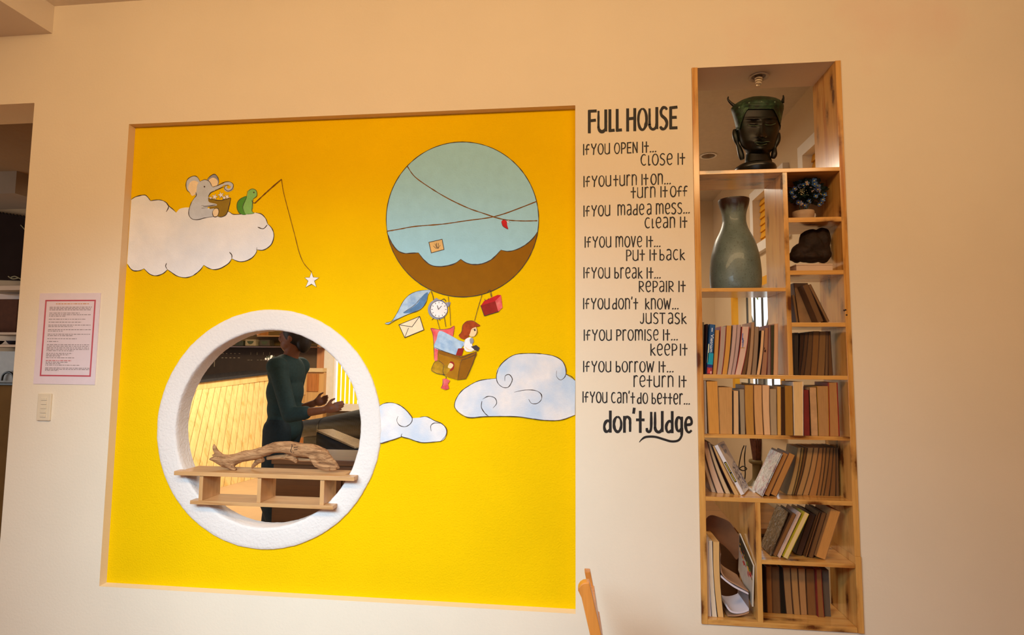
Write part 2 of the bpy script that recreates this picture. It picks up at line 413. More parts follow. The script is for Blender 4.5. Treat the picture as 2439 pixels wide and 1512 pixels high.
for wn, W2 in ((3, W2), (6, W2B)):
    m = MB(); f = 0.06
    for (a, b, c, d) in ((W2[0]-f, W2[0]+0.003, W2[2]-f, W2[3]+f), (W2[1]-0.003, W2[1]+f, W2[2]-f, W2[3]+f), (W2[0]+0.003, W2[1]-0.003, W2[3]-0.003, W2[3]+f), (W2[0]+0.003, W2[1]-0.003, W2[2]-f, W2[2]+0.003)): m.box((XR-0.035, a, c), (XR+0.019, b, d))
    w3 = struct(m.build('window_%d' % wn, WHITE))
    m = MB(); nsl = 7
    m.box((XR+0.02, W2[0], W2[2]), (XR+0.04, W2[1], W2[3]))
    for k in range(nsl):
        z0 = W2[2]+(W2[3]-W2[2])*(k+0.06)/nsl; z1 = W2[2]+(W2[3]-W2[2])*(k+0.94)/nsl
        m.hexa([(XR+0.008, W2[0]+0.004, z0), (XR+0.02, W2[0]+0.004, z0), (XR+0.02, W2[1]-0.004, z0), (XR+0.008, W2[1]-0.004, z0), (XR+0.017, W2[0]+0.004, z1), (XR+0.02, W2[0]+0.004, z1), (XR+0.02, W2[1]-0.004, z1), (XR+0.017, W2[1]-0.004, z1)])
    m.build('window_shutter', YPANE, w3)

m = MB(); f = 0.05
for (a, b, c, d) in ((-0.62, -0.62+f, 1.15, 2.35), (0.42-f, 0.42, 1.15, 2.35), (-0.62+f, 0.42-f, 2.35-f, 2.35), (-0.62+f, 0.42-f, 1.15, 1.15+f), (-0.12, -0.08, 1.15+f, 2.35-f)): m.box((a, YF-0.02, c), (b, YF+0.06, d))
struct(m.build('window_4', WHITE))
# yellow slatted window by the bar, daylight coming through its slats
xa, xb, za, zb = wh[0][0], wh[1][0], wh[0][1], wh[2][1]; m = MB(); f = 0.16
for (a, b, c, d) in ((xa-0.04, xa+f, za-0.05, zb+0.05), (xb-f, xb+0.04, za-0.05, zb+0.05), (xa+f, xb-f, zb-0.06, zb+0.05), (xa+f, xb-f, za-0.05, za+0.06)): m.box((a, YB-0.05, c), (b, YB+0.08, d))
w5 = struct(m.build('window_5', WHITE))
ym, nt, b = newmat('sunlit_yellow_slats'); b.inputs['Base Color'].default_value = (*lin((255, 190, 20)), 1); b.inputs['Roughness'].default_value = 0.5
tr = node(nt, 'ShaderNodeBsdfTranslucent'); tr.inputs[0].default_value = (1.0, 0.80, 0.10, 1)
mx = node(nt, 'ShaderNodeMixShader'); mx.inputs[0].default_value = 0.92
nt.links.new(b.outputs[0], mx.inputs[1]); nt.links.new(tr.outputs[0], mx.inputs[2]); nt.links.new(mx.outputs[0], nt.nodes['Material Output'].inputs[0])
m = MB(); x = xa+f+0.05
while x < xb-f-0.06:
    m.box((x, YB+0.02, za+0.06), (x+0.05, YB+0.03, zb-0.06)); x += 0.072
m.build('window_slats', ym, w5)
# outside
struct(MB().box((-8, 6.6, -0.2), (9, 14, -0.15)).build('ground', plain('garden_ground', (150, 160, 110), 0.9, 0.2, 2)))
struct(MB().box((1.45, -1, -0.2), (9, 6.6, -0.15)).build('ground', plain('garden_ground', (150, 160, 110), 0.9, 0.2, 2)))

# ------------------------------------------------------------------ the pine bookcase set in the wall
bcase = thing('bookcase', 'tall pine bookcase with open compartments built into the cream wall', 'bookcase', ((CX0+CX1)/2, 0.1, CZ0))
YC0, YC1 = -0.006, 0.212
c5 = crop(1640, 680, 6.254)
def zat(u, v): return P(u, v, YC0).z
XL0, XL1 = CX0+0.0005, CX0+0.0235
XR0, XR1 = CX1-0.021, CX1-0.0005
MB().box((XL0, YC0, CZ0+0.001), (XL1, YC1, CZ1-0.0005)).build('side_panel', PINE_V, bcase, bevel=0.0012)
ZS = zat(2035, 1325)
MB().box((XR0, YC0, ZS+0.0005), (XR1, YC1, CZ1-0.0005)).build('side_panel', PINE_V, bcase, bevel=0.0012)
MB().box((XR0+0.001, YC0-0.002, CZ0+0.001), (XR1+0.0015, YC1, ZS)).build('side_panel', PINE_V, bcase, bevel=0.0012)
SH = {}
def shelf(key, u, vt, vb, x0, x1):
    zt, zb_ = zat(u, vt), zat(u, vb)
    MB().box((x0, YC0, zb_), (x1, YC1-0.001, zt)).build('shelf', PINE_H, bcase, bevel=0.0012); SH[key] = (zt, zb_)
xv1 = P(1873, 560, YC0).x+0.001; xv1 = (xv1-0.009, xv1+0.009)
xv2 = P(1808.5, 1340, YC0).x; xv2 = (xv2-0.0095, xv2+0.0095)
shelf('S1', 1826, 402.3, 411.5, XL1, XR0)
shelf('S2', 1838, 893, 902.5, XL1, XR0)
shelf('S3', 1840, 1036.5, 1045.5, XL1, XR0)
shelf('S4', 1852, 1188, 1198.5, XL1, XR0)
shelf('B', 1857, 1485, 1496.5, XL1, XR0)
shelf('L1', 1770, 685.4, 694.2, XL1, xv1[0])
shelf('R1', 1940, 517.2, 528.5, xv1[1], XR0)
shelf('R2', 1945, 643.5, 654, xv1[1], XR0)
shelf('R3', 1948, 767.8, 778, xv1[1], XR0)
shelf('R4', 1930, 1338.5, 1348.5, xv2[1], XR0)
MB().box((xv1[0], YC0, SH['S2'][0]), (xv1[1], YC1-0.001, SH['S1'][1])).build('divider', PINE_V, bcase, bevel=0.0012)
MB().box((xv2[0], YC0, SH['B'][0]), (xv2[1], YC1-0.001, SH['S4'][1])).build('divider', PINE_V, bcase, bevel=0.0012)
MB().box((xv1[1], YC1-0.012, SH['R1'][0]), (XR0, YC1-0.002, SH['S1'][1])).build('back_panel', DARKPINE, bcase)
m = MB()
for u, v in ((2014, 738), (2016.5, 750), (2010.5, 739)): q = P(u, v, YC0); m.lathe((0, 0, 0), [(0.0035, 0), (0.0025, 0.001)], 10); \
    [None for _ in ()]; m.v[-20:] = [Vector((q.x+a.x, YC0-a.z-0.0002, q.z+a.y)) for a in m.v[-20:]]
m.build('nail_hole', plain('dark_nail_hole', (40, 22, 12), 0.8), bcase)
#PART3

# ================================================================== the wall painting
YP = RDEP-0.0006                    # face of the yellow stucco; every later coat lies a hair in front
mural = thing('mural', 'painted mural of balloon, elephant, turtle and clouds on the yellow recessed panel', 'mural', (RX0/2, RDEP, EYE))
coat = [YP]
def nexty(): coat[0] -= 0.00003; return coat[0]
PGREY = paint('grey_mural_paint', (198, 206, 222)); PGREYD = paint('dark_grey_mural_paint', (150, 152, 168))
PWHITE = paint('white_mural_paint', (240, 240, 244), 0.04, 12, ((214, 222, 236), 5, 0.6), 0.55)
PCLOUD = paint('blue_white_cloud_paint', (238, 230, 226), 0.06, 14, ((176, 200, 226), 5, 0.8), 0.48)
PCREAM = paint('cream_mural_paint', (244, 222, 186)); PSTAR = paint('star_white_paint', (246, 240, 238))
PGREEN = paint('light_green_paint', (138, 196, 110)); PGREEND = paint('dark_green_paint', (86, 150, 56))
PBROWN = paint('balloon_brown_paint', (146, 96, 4), 0.05); PBASK = paint('bucket_brown_paint', (148, 120, 40))
PBLUE = paint('balloon_blue_paint', (162, 212, 232), 0.04)
PRED = paint('red_mural_paint', (196, 40, 44), 0.2); PPINK = paint('pink_red_paint', (222, 66, 76), 0.2, 30, ((240, 150, 140), 20, 0.7), 0.5)
PMAROON = paint('maroon_paint', (150, 40, 34), 0.2); PHAIR = paint('auburn_hair_paint', (168, 70, 26), 0.25, 60)
PSKIN = paint('skin_mural_paint', (246, 210, 160)); PLBLUE = paint('light_blue_paint', (186, 208, 226), 0.1, 30, ((120, 160, 206), 22, 0.9), 0.55)
PDBLUE = paint('blue_stroke_paint', (92, 132, 176), 0.2, 30)
PCARD = paint('cardboard_paint', (172, 116, 16), 0.12, 30); PCARDD = paint('dark_cardboard_paint', (146, 92, 10), 0.12, 30)
POCHRE = paint('ochre_paint', (196, 148, 30), 0.2, 40, ((150, 110, 20), 30, 0.8), 0.5)
PTAN = paint('stamp_tan_paint', (226, 186, 120), 0.1)
ROPE = paint('rope_brown_paint', (120, 76, 24), 0.3, 90)
def fill(name, mats, parts, lines=(), lw=2.2, label=None):
    """one painted figure: flat colour areas, then its brush outlines"""
    mb = MB(); mats = list(mats)+[LINE]
    for pts, mi in parts:
        y = nexty(); mb.flat([P(a, b, y) for a, b in pts], mi)
    for k, ln in enumerate(lines):
        pts, w = ln if isinstance(ln, tuple) and isinstance(ln[1], (int, float)) and isinstance(ln[0], list) else (ln, lw)
        y = nexty(); ribbon(mb, pts, w*0.85, y, len(mats)-1, (0.4, 0.4), 0.7, k)
    return mb.build(name, mats, mural, label=label)
def segs(c, *runs, n=6):
    """several smooth runs meeting at cusps"""
    out = []
    for r in runs:
        s = spline([c(p) for p in r], False, n); out += s if not out else s[1:]
    return out
def sm(c, pts, closed=False, n=6): return spline([c(p) for p in pts], closed, n)
c4 = crop(290, 380, 4.448); c5m = crop(880, 310, 3.688); c6 = crop(880, 670, 3.6)
# --- big cloud with the elephant and turtle
top = [[(98, 425), (150, 393), (235, 375), (270, 392), (305, 437)], [(305, 437), (360, 428), (420, 430), (470, 455), (497, 490), (540, 525), (578, 562)],
       [(578, 562), (610, 525), (660, 510), (720, 508), (1000, 520), (1130, 550), (1185, 580), (1300, 574), (1420, 562), (1480, 578), (1525, 625), (1545, 680)],
       [(1545, 680), (1590, 728), (1612, 800), (1592, 885), (1545, 935), (1490, 960), (1432, 955)]]
bot = [[(1432, 955), (1422, 990), (1380, 1040), (1310, 1075), (1240, 1080), (1165, 1050)], [(1165, 1050), (1130, 1100), (1050, 1150), (980, 1165), (920, 1150), (868, 1118)],
       [(868, 1118), (830, 1170), (760, 1225), (680, 1250), (590, 1235), (520, 1190), (484, 1165)], [(484, 1165), (440, 1205), (370, 1230), (300, 1215), (235, 1155)], [(235, 1155), (190, 1175), (130, 1178), (90, 1152), (62, 1108)]]
body = segs(c4, *(top+bot))
body = body+[c4((40, 1100)), c4((75, 430))]
xl = RX0+e+0.001
def clampx(pts):
    out = []
    for a, b in pts:
        q = P(a, b, YP)
        if q.x < xl: a += (xl-q.x)*530
        out.append((a, b))
    return out
fill('painted_cloud', [PWHITE], [(clampx(body), 0)],
     [sm(c4, r) for r in top[:2]]+[sm(c4, top[2][4:8])]+[sm(c4, top[2][8:]), sm(c4, top[3])]+[sm(c4, r) for r in bot]
     + [sm(c4, [(497, 480), (492, 515), (470, 555)]), sm(c4, [(1542, 690), (1500, 732), (1440, 715)]), sm(c4, [(1140, 980), (1165, 1010), (1165, 1050)]), sm(c4, [(475, 1095), (465, 1130), (484, 1165)]), sm(c4, [(1432, 930), (1428, 960)])], 2.3,
     'pinkish white cloud the elephant and turtle sit on')
# --- elephant
el_body = sm(c4, [(800, 250), (840, 220), (900, 218), (940, 245), (955, 285), (1010, 275), (1080, 240), (1140, 235), (1180, 262), (1170, 310), (1125, 332), (1088, 305), (1100, 272), (1140, 262), (1150, 290), (1120, 300), (1135, 318), (1160, 285), (1135, 255), (1090, 275), (1040, 305), (990, 335), (940, 355), (920, 390), (915, 430), (1000, 470), (1000, 490), (930, 500), (915, 520), (980, 530), (1020, 545), (1020, 590), (960, 605), (880, 615), (800, 637), (740, 625), (710, 580), (715, 520), (740, 450), (775, 400), (785, 340)], True, 4)
ear_l = sm(c4, [(830, 240), (800, 185), (755, 175), (700, 205), (680, 260), (690, 320), (720, 350), (740, 380), (780, 370), (800, 330), (825, 290)], True)
ear_l2 = sm(c4, [(815, 250), (770, 222), (725, 240), (705, 290), (715, 345), (750, 385), (785, 350), (800, 300)], True)
ear_r = sm(c4, [(905, 212), (945, 170), (985, 155), (1015, 185), (1028, 235), (1010, 280), (965, 285), (930, 240)], True)
ear_r2 = sm(c4, [(925, 215), (960, 192), (1000, 205), (1018, 240), (1000, 285), (960, 280), (935, 245)], True)
bucket = [c4(p) for p in ((912, 408), (985, 425), (1060, 430), (1155, 408), (1135, 510), (1110, 575), (1060, 605), (1020, 600), (960, 560), (915, 510), (1000, 480))]
bucket = [c4(p) for p in ((912, 410), (985, 426), (1060, 430), (1155, 405), (1148, 470), (1120, 560), (1085, 600), (1030, 607), (985, 590), (930, 520))]
foot = sm(c4, [(968, 540), (990, 518), (1020, 520), (1028, 560), (1010, 600), (975, 604), (962, 570)], True)
stars = []
def star(cx, cy, r, rot, k=0.42): return [(cx+r*(1 if i % 2 == 0 else k)*math.sin(rot+i*math.pi/5), cy-r*(1 if i % 2 == 0 else k)*math.cos(rot+i*math.pi/5)) for i in range(10)]
for (a, b, r, ro) in ((985, 395, 36, 0.3), (1050, 375, 38, -0.3), (1115, 395, 32, 0.6), (1085, 405, 26, 0.1), (940, 408, 24, 0)): stars.append((star(*c4((a, b)), r/4.448, ro), 3))
trunkpath = sm(c4, [(985, 322), (1060, 272), (1120, 250), (1165, 265), (1165, 305), (1125, 325), (1095, 305), (1105, 278), (1130, 275)])
el = MB(); em = [PGREY, PCREAM, PBASK, PSTAR, LINE, PGREYD]
def L(mb, pts, mi): y = nexty(); mb.flat([P(a, b, y) for a, b in pts], mi)
def B(mb, pts, w, mi, tp=(0.4, 0.4)): y = nexty(); ribbon(mb, pts, w*(0.78 if w < 2.4 else 0.92), y, mi, tp, 0.6, len(mb.v) % 17)
L(el, ear_r, 5); L(el, ear_r2, 1); L(el, ear_l, 0); L(el, ear_l2, 1)
for s_, mi in stars: L(el, s_, mi); B(el, s_+[s_[0]], 1.2, 4)
L(el, bucket, 2)
L(el, sm(c4, [(830, 230), (880, 214), (930, 235), (960, 285), (985, 300), (985, 330), (940, 355), (918, 400), (925, 450), (1000, 470), (1000, 488), (915, 500), (920, 525), (985, 520), (1000, 560), (980, 603), (880, 615), (800, 637), (740, 625), (710, 580), (715, 520), (740, 450), (778, 395), (790, 340), (800, 270)], True, 4), 0)
B(el, sm(c4, [(955, 312), (1010, 298), (1070, 268), (1120, 250), (1160, 266), (1168, 300), (1140, 324), (1108, 318), (1098, 296), (1112, 280)]), 7.5, 0, (1, 0.6))
L(el, foot, 1)
for r_ in (ear_l[:40], ear_r[:26], foot+[foot[0]]): B(el, r_, 1.8, 4)
for r_ in ([(778, 395), (740, 450), (715, 520), (710, 580), (740, 625), (800, 637), (880, 617), (965, 604)], [(785, 345), (790, 380), (770, 405)], [(830, 232), (880, 212), (930, 235), (955, 285)], [(960, 292), (1020, 272), (1080, 242), (1140, 235), (1180, 262), (1170, 312), (1125, 332), (1088, 305), (1102, 275), (1132, 275)],
           [(985, 330), (1040, 305), (1085, 285)], [(985, 330), (940, 352), (915, 395)], [(860, 495), (930, 490), (1000, 478)], [(840, 490), (870, 485)], [(845, 515), (910, 508)], [(912, 410), (985, 426), (1060, 430), (1155, 405)], [(1155, 405), (1140, 480), (1110, 575), (1060, 607), (1020, 603)]): B(el, sm(c4, r_), 1.8, 4)
L(el, sm(c4, [(868, 285), (876, 278), (884, 287), (876, 297)], True), 4)
el.build('painted_elephant', em, mural, label='grey elephant hugging a bucket of stars')
# --- turtle
tu = MB(); tm = [PGREEN, PGREEND, LINE]
L(tu, sm(c4, [(1325, 388), (1265, 410), (1225, 455), (1222, 520), (1250, 570), (1300, 585), (1330, 560), (1330, 470)], True), 1)
L(tu, sm(c4, [(1340, 330), (1380, 310), (1425, 330), (1428, 385), (1395, 415), (1385, 440), (1390, 500), (1378, 548), (1400, 570), (1330, 578), (1300, 560), (1285, 500), (1310, 440), (1325, 400)], True), 0)
for r_ in ([(1325, 388), (1265, 410), (1225, 455), (1222, 520), (1250, 570), (1300, 585)], [(1330, 340), (1380, 310), (1425, 330), (1430, 385), (1390, 415)], [(1325, 395), (1300, 450), (1283, 510), (1305, 570)], [(1390, 420), (1382, 500), (1380, 548), (1405, 565)], [(1330, 578), (1400, 570)], [(1375, 430), (1390, 455), (1415, 462)], [(1330, 330), (1322, 390)]): B(tu, sm(c4, r_), 1.6, 2)
L(tu, sm(c4, [(1392, 345), (1402, 340), (1408, 350), (1398, 356)], True), 2)
tu.build('painted_turtle', tm, mural, label='green turtle sitting on the cloud')
rod = MB()
B(rod, sm(c4, [(1410, 460), (1500, 375), (1600, 285), (1692, 207)]), 2.6, 0, (1, 1))
B(rod, sm(c4, [(1692, 207), (1710, 330), (1750, 490), (1790, 640), (1840, 830), (1880, 985), (1930, 1100), (2010, 1190)]), 1.7, 0, (1, 1))
rod.build('painted_fishing_rod', [ROPE], mural)
st = MB(); sp = [c4(p) for p in ((2010, 1190), (2028, 1245), (2090, 1250), (2040, 1285), (2062, 1350), (2010, 1318), (1948, 1352), (1975, 1285), (1938, 1250), (1990, 1248))]
L(st, sp, 0); B(st, sp+[sp[0]], 1.6, 1); st.build('painted_star', [PSTAR, LINE], mural, label='white star on the fishing line')
# --- balloon
bal = MB(); bm_ = [PBLUE, PBROWN, LINE, ROPE, PTAN, PRED, PWHITE]
bcu, bcv = 1101.5, 522.5; out = [(bcu+181.5*math.cos(t*math.pi/60), bcv+184.5*math.sin(t*math.pi/60)) for t in range(120)]
L(bal, out, 0)
scal = [[(152, 890), (190, 980), (240, 1050), (300, 1080), (370, 1080), (430, 1076)], [(430, 1076), (480, 1140), (540, 1185), (620, 1198), (710, 1185), (760, 1165), (803, 1133)], [(803, 1133), (850, 1165), (920, 1180), (1000, 1170), (1080, 1130), (1155, 1052)], [(1155, 1052), (1220, 1064), (1300, 1045), (1380, 1000), (1440, 945), (1480, 885)]]
sc = segs(c5m, *scal)
arc = [p for p in out if p[1] > 551]
arc.sort(key=lambda p: -p[0])
L(bal, sc+arc, 1)
for r_ in scal: B(bal, sm(c5m, r_), 2.6, 2)
B(bal, out+[out[0]], 2.2, 2, (1, 1))
B(bal, sm(c5m, [(333, 318), (400, 410), (540, 510), (700, 605), (870, 685), (1000, 730), (1120, 770), (1220, 790), (1350, 797), (1475, 795)]), 2.6, 3, (1, 1))
B(bal, sm(c5m, [(155, 887), (260, 870), (400, 845), (640, 825), (850, 795), (1050, 768), (1180, 735), (1330, 680), (1470, 625)]), 2.6, 3, (1, 1))
q = [c5m(p) for p in ((522, 985), (638, 958), (655, 1048), (543, 1078))]; L(bal, q, 4); strokes = q+[q[0]]
y = nexty(); strokeline(bal, strokes, 1.6, y, 2)
for r_ in ([(560, 1015), (575, 1030), (590, 1042)], [(575, 995), (585, 1020), (592, 1040)], [(590, 988), (590, 1015), (598, 1040)], [(605, 990), (605, 1015), (600, 1042)], [(622, 1008), (612, 1025), (600, 1042)]): B(bal, sm(c5m, r_), 1.6, 2)
L(bal, sm(c5m, [(1160, 800), (1180, 785), (1205, 800), (1210, 835), (1218, 868), (1190, 855), (1165, 830)], True), 5)
L(bal, sm(c5m, [(1205, 795), (1220, 792), (1228, 805), (1215, 812)], True), 6)
B(bal, sm(c5m, [(1160, 805), (1170, 840), (1200, 862), (1220, 870)]), 1.3, 2); B(bal, sm(c5m, [(1168, 795), (1190, 783), (1210, 795), (1240, 810)]), 1.3, 2)
bal.build('painted_balloon', bm_, mural, label='round pale blue balloon with scalloped brown lower edge')
# --- things hanging under the balloon
fe = MB()
L(fe, sm(c6, [(520, 75), (430, 80), (350, 110), (290, 170), (250, 250), (200, 330), (165, 365), (130, 360), (170, 350), (230, 325), (330, 280), (430, 240), (480, 190), (500, 120)], True), 0)
L(fe, sm(c6, [(500, 95), (450, 130), (410, 190), (340, 240), (290, 270), (350, 270), (430, 238), (480, 185)], True), 1)
for r_ in ([(520, 75), (430, 80), (350, 110), (290, 170), (240, 265), (190, 340), (140, 352)], [(505, 100), (485, 180), (430, 245), (330, 282), (230, 330), (165, 368), (130, 360)], [(440, 140), (390, 200), (290, 268)]): B(fe, sm(c6, r_), 1.4, 2)
fe.build('painted_feather', [PLBLUE, PDBLUE, LINE], mural, label='blue feather')
ck = MB()
for pts in ([(545, 165), (570, 140), (590, 150), (560, 180)], [(655, 180), (695, 178), (690, 205), (665, 225)]): L(ck, [c6(p) for p in pts], 1)
cc = c6((592, 240)); L(ck, [(cc[0]+24*math.cos(t*.2618)-1.5, cc[1]+24*math.sin(t*.2618)) for t in range(24)], 1)
face = [(cc[0]+20.5*math.cos(t*.2618)+1, cc[1]+20.5*math.sin(t*.2618)) for t in range(24)]; L(ck, face, 0)
for k in range(12):
    t = k*math.pi/6; y = nexty(); strokeline(ck, [(cc[0]+1+15*math.cos(t), cc[1]+15*math.sin(t)), (cc[0]+1+18*math.cos(t), cc[1]+18*math.sin(t))], 1.2, y, 2)
y = nexty(); strokeline(ck, [cc, (cc[0]-3, cc[1]-9)], 1.6, y, 2); strokeline(ck, [cc, (cc[0]+7, cc[1]-8)], 1.3, y, 2)
B(ck, face+[face[0]], 1.4, 2, (1, 1))
for r_ in ([(535, 330), (550, 315)], [(605, 335), (598, 318)], [(610, 165), (640, 150), (655, 170)], [(530, 85), (545, 130), (550, 160)]): B(ck, sm(c6, r_), 1.8, 2, (1, 1))
ck.build('painted_alarm_clock', [PSTAR, PGREYD, LINE], mural, label='grey alarm clock with white dial')
en = MB(); q = [c6(p) for p in ((252, 372), (430, 300), (466, 415), (302, 482))]; L(en, q, 0)
y = nexty(); strokeline(en, q+[q[0]], 1.5, y, 1); strokeline(en, [q[0], c6((365, 390)), q[1]], 1.5, y, 1); strokeline(en, [q[3], c6((335, 400))], 1.3, y, 1)
en.build('painted_envelope', [PCREAM, LINE], mural, label='cream envelope')
pb = MB(); L(pb, [c6(p) for p in ((953, 205), (1075, 165), (1105, 260), (985, 296))], 0); L(pb, [c6(p) for p in ((985, 165), (1100, 115), (1128, 118), (1078, 170), (955, 208))], 1); L(pb, [c6(p) for p in ((1078, 168), (1128, 118), (1140, 225), (1105, 260))], 2)
for r_ in ([(953, 205), (985, 296)], [(985, 296), (1110, 258)], [(1010, 95), (1035, 75), (1050, 130)], [(1000, 170), (985, 150)], [(1022, 160), (1018, 145)], [(1035, 100), (1045, 135)]): B(pb, sm(c6, r_), 1.5, 3, (1, 1))
pb.build('painted_package', [PMAROON, PRED, PPINK, LINE], mural, label='dark red package')
for r_ in ([(965, 115), (930, 230), (900, 340)], [(675, 130), (690, 260), (695, 380)], [(640, 300), (655, 390)], [(580, 325), (600, 400), (640, 520), (660, 600)]):
    rp = MB(); B(rp, sm(c6, r_), 1.3, 0, (1, 1)); rp.build('painted_rope', [LINE], mural)
pi = MB(); L(pi, sm(c6, [(525, 400), (600, 412), (680, 405), (728, 382), (715, 470), (700, 560), (640, 600), (590, 590), (582, 680), (555, 670), (552, 560), (540, 450)], True, 4), 0); L(pi, sm(c6, [(600, 425), (680, 455), (760, 500), (815, 525), (790, 570), (740, 635), (680, 610), (555, 570), (575, 500)], True, 3), 1)
for r_ in ([(525, 400), (600, 412), (680, 405), (728, 382)], [(525, 400), (545, 460), (552, 560), (555, 670)], [(728, 382), (718, 460)], [(555, 565), (640, 600), (740, 637)], [(755, 500), (815, 520)]): B(pi, sm(c6, r_), 1.4, 2)
pi.build('painted_pillow', [PPINK, PLBLUE, LINE], mural, label='pink pillow under a pale blue blanket')
gi = MB()
L(gi, sm(c6, [(820, 500), (860, 480), (890, 500), (880, 545), (900, 575), (880, 600), (830, 600), (808, 560)], True, 4), 1)
L(gi, sm(c6, [(850, 390), (905, 385), (920, 420), (905, 465), (870, 475), (845, 440)], True), 0)
L(gi, sm(c6, [(835, 340), (890, 340), (925, 360), (948, 380), (900, 395), (875, 410), (860, 450), (840, 485), (800, 495), (765, 465), (790, 430), (800, 375)], True), 2)
L(gi, sm(c6, [(860, 495), (885, 485), (892, 520), (868, 535)], True), 5)
L(gi, [c6(p) for p in ((740, 632), (760, 575), (810, 572), (790, 640))], 3)
L(gi, [c6(p) for p in ((870, 560), (915, 545), (945, 570), (930, 600), (905, 590))], 4)
B(gi, sm(c6, [(820, 560), (850, 585), (910, 595)]), 2.2, 0)
L(gi, sm(c6, [(895, 412), (905, 408), (912, 420), (900, 426)], True), 4)
for r_ in ([(835, 340), (890, 340), (948, 380)], [(920, 400), (925, 440), (905, 470)], [(835, 340), (800, 375), (790, 430), (765, 465)], [(870, 470), (885, 475)], [(820, 500), (810, 560)], [(880, 415), (915, 400)]): B(gi, sm(c6, r_), 1.3, 4)
gi.build('painted_girl', [PSKIN, PSTAR, PHAIR, PMAROON, LINE, PGREYD], mural, label='auburn haired girl with binoculars')
bk = MB(); L(bk, [c6(p) for p in ((790, 640), (915, 600), (920, 625), (840, 800), (825, 835), (760, 845), (775, 680))], 1); L(bk, [c6(p) for p in ((588, 590), (640, 605), (780, 645), (790, 680), (775, 690), (755, 845), (670, 820), (640, 790), (590, 680))], 0)
L(bk, [c6(p) for p in ((588, 585), (640, 600), (788, 645), (790, 672), (640, 632), (590, 615))], 1)
L(bk, sm(c6, [(690, 690), (725, 700), (722, 750), (690, 765)], True), 4)
for r_ in ([(588, 585), (700, 622), (788, 650), (850, 630), (918, 600)], [(918, 600), (880, 720), (830, 835)], [(790, 672), (755, 845)], [(755, 845), (830, 835)], [(590, 615), (600, 690)], [(790, 675), (850, 655), (915, 625)], [(600, 620), (790, 680)]): B(bk, sm(c6, r_), 1.6, 2)
bk.build('painted_basket', [PCARD, PCARDD, LINE, POCHRE, PMAROON], mural, label='brown cardboard box basket')
pd = MB(); L(pd, sm(c6, [(560, 690), (600, 685), (640, 720), (690, 700), (720, 720), (690, 760), (650, 800), (570, 785), (528, 760)], True), 0); L(pd, sm(c6, [(690, 700), (718, 715), (700, 745), (672, 735)], True), 1)
for r_ in ([(530, 755), (560, 690), (600, 685), (640, 715)], [(640, 715), (630, 770), (640, 800)], [(530, 762), (580, 790), (650, 800)]): B(pd, sm(c6, r_), 1.4, 2)
pd.build('painted_doll', [POCHRE, PSKIN, LINE], mural)
lg = MB(); L(lg, [c6(p) for p in ((628, 835), (652, 832), (690, 850), (672, 880), (682, 920), (650, 930), (612, 915), (625, 885))], 0); B(lg, sm(c6, [(628, 800), (655, 815), (655, 835)]), 1.8, 1, (1, 1)); B(lg, sm(c6, [(612, 915), (630, 880), (628, 835)]), 1.3, 1)
lg.build('painted_label', [PPINK, LINE], mural, label='pink tag hanging under the basket')
# --- lower clouds
xr = c6((1765, 0))[0]
bc = sm(c6, [(1090, 830), (1095, 760), (1150, 690), (1230, 635), (1340, 618), (1480, 622), (1580, 640), (1650, 680), (1680, 740), (1688, 800)])+[c6((1765, 850)), c6((1762, 1145))]+sm(c6, [(1700, 1170), (1640, 1188), (1500, 1190), (1380, 1172), (1240, 1155), (1000, 1160), (860, 1165), (780, 1130), (735, 1080), (740, 1010), (790, 940), (860, 890), (950, 850), (1090, 830)])[:-1]
fill('painted_cloud', [PCLOUD], [(bc, 0)],
     [sm(c6, r_) for r_ in ([(1230, 835), (1200, 900), (1150, 910), (1100, 870), (1090, 800), (1130, 710), (1230, 635), (1340, 618), (1480, 622), (1580, 640), (1650, 680), (1682, 745), (1680, 810), (1640, 845), (1605, 815), (1605, 765)], [(1160, 855), (1165, 810), (1200, 800), (1225, 840), (1205, 890), (1180, 912)], [(1680, 795), (1730, 815), (1762, 850)], [(1090, 832), (1000, 840), (930, 855), (860, 890), (790, 940), (742, 1010), (730, 1075), (760, 1115)],
      [(740, 1105), (800, 1150), (870, 1168), (1000, 1158), (1240, 1158), (1380, 1175), (1500, 1190), (1640, 1188), (1762, 1145)], [(970, 1010), (1020, 985), (1075, 1000), (1090, 1045), (1060, 1085)], [(965, 1025), (960, 1080), (990, 1130), (1020, 1155)], [(1240, 950), (1330, 932), (1420, 935), (1470, 965), (1475, 1010), (1440, 1045), (1390, 1045), (1365, 1010)])], 2.0, 'blue and white cloud at the edge of the yellow panel')
sc_ = sm(c6, [(64, 1085), (120, 1048), (190, 1040), (260, 1062), (310, 1100), (340, 1140), (365, 1170)])+sm(c6, [(370, 1172), (430, 1168), (490, 1160), (560, 1195), (620, 1220), (655, 1260), (660, 1310), (630, 1360), (560, 1375), (470, 1382), (410, 1370), (350, 1350), (275, 1330)])+sm(c6, [(230, 1345), (130, 1375), (90, 1385), (75, 1350), (78, 1250), (72, 1150)])
fill('painted_cloud', [PCLOUD], [(sc_, 0)], [sm(c6, r_) for r_ in ([(70, 1080), (120, 1048), (190, 1040), (260, 1062), (320, 1110), (365, 1170), (355, 1215), (310, 1245), (260, 1235), (235, 1195), (245, 1155)], [(430, 1165), (490, 1160), (560, 1195), (620, 1220), (658, 1265), (655, 1320), (610, 1370)], [(610, 1370), (470, 1382), (400, 1370), (340, 1348), (275, 1330), (280, 1305)], [(275, 1330), (180, 1365), (95, 1387), (78, 1350)], [(530, 1285), (525, 1240), (555, 1215), (610, 1218)])], 2.0, 'small blue and white cloud beside the round opening')

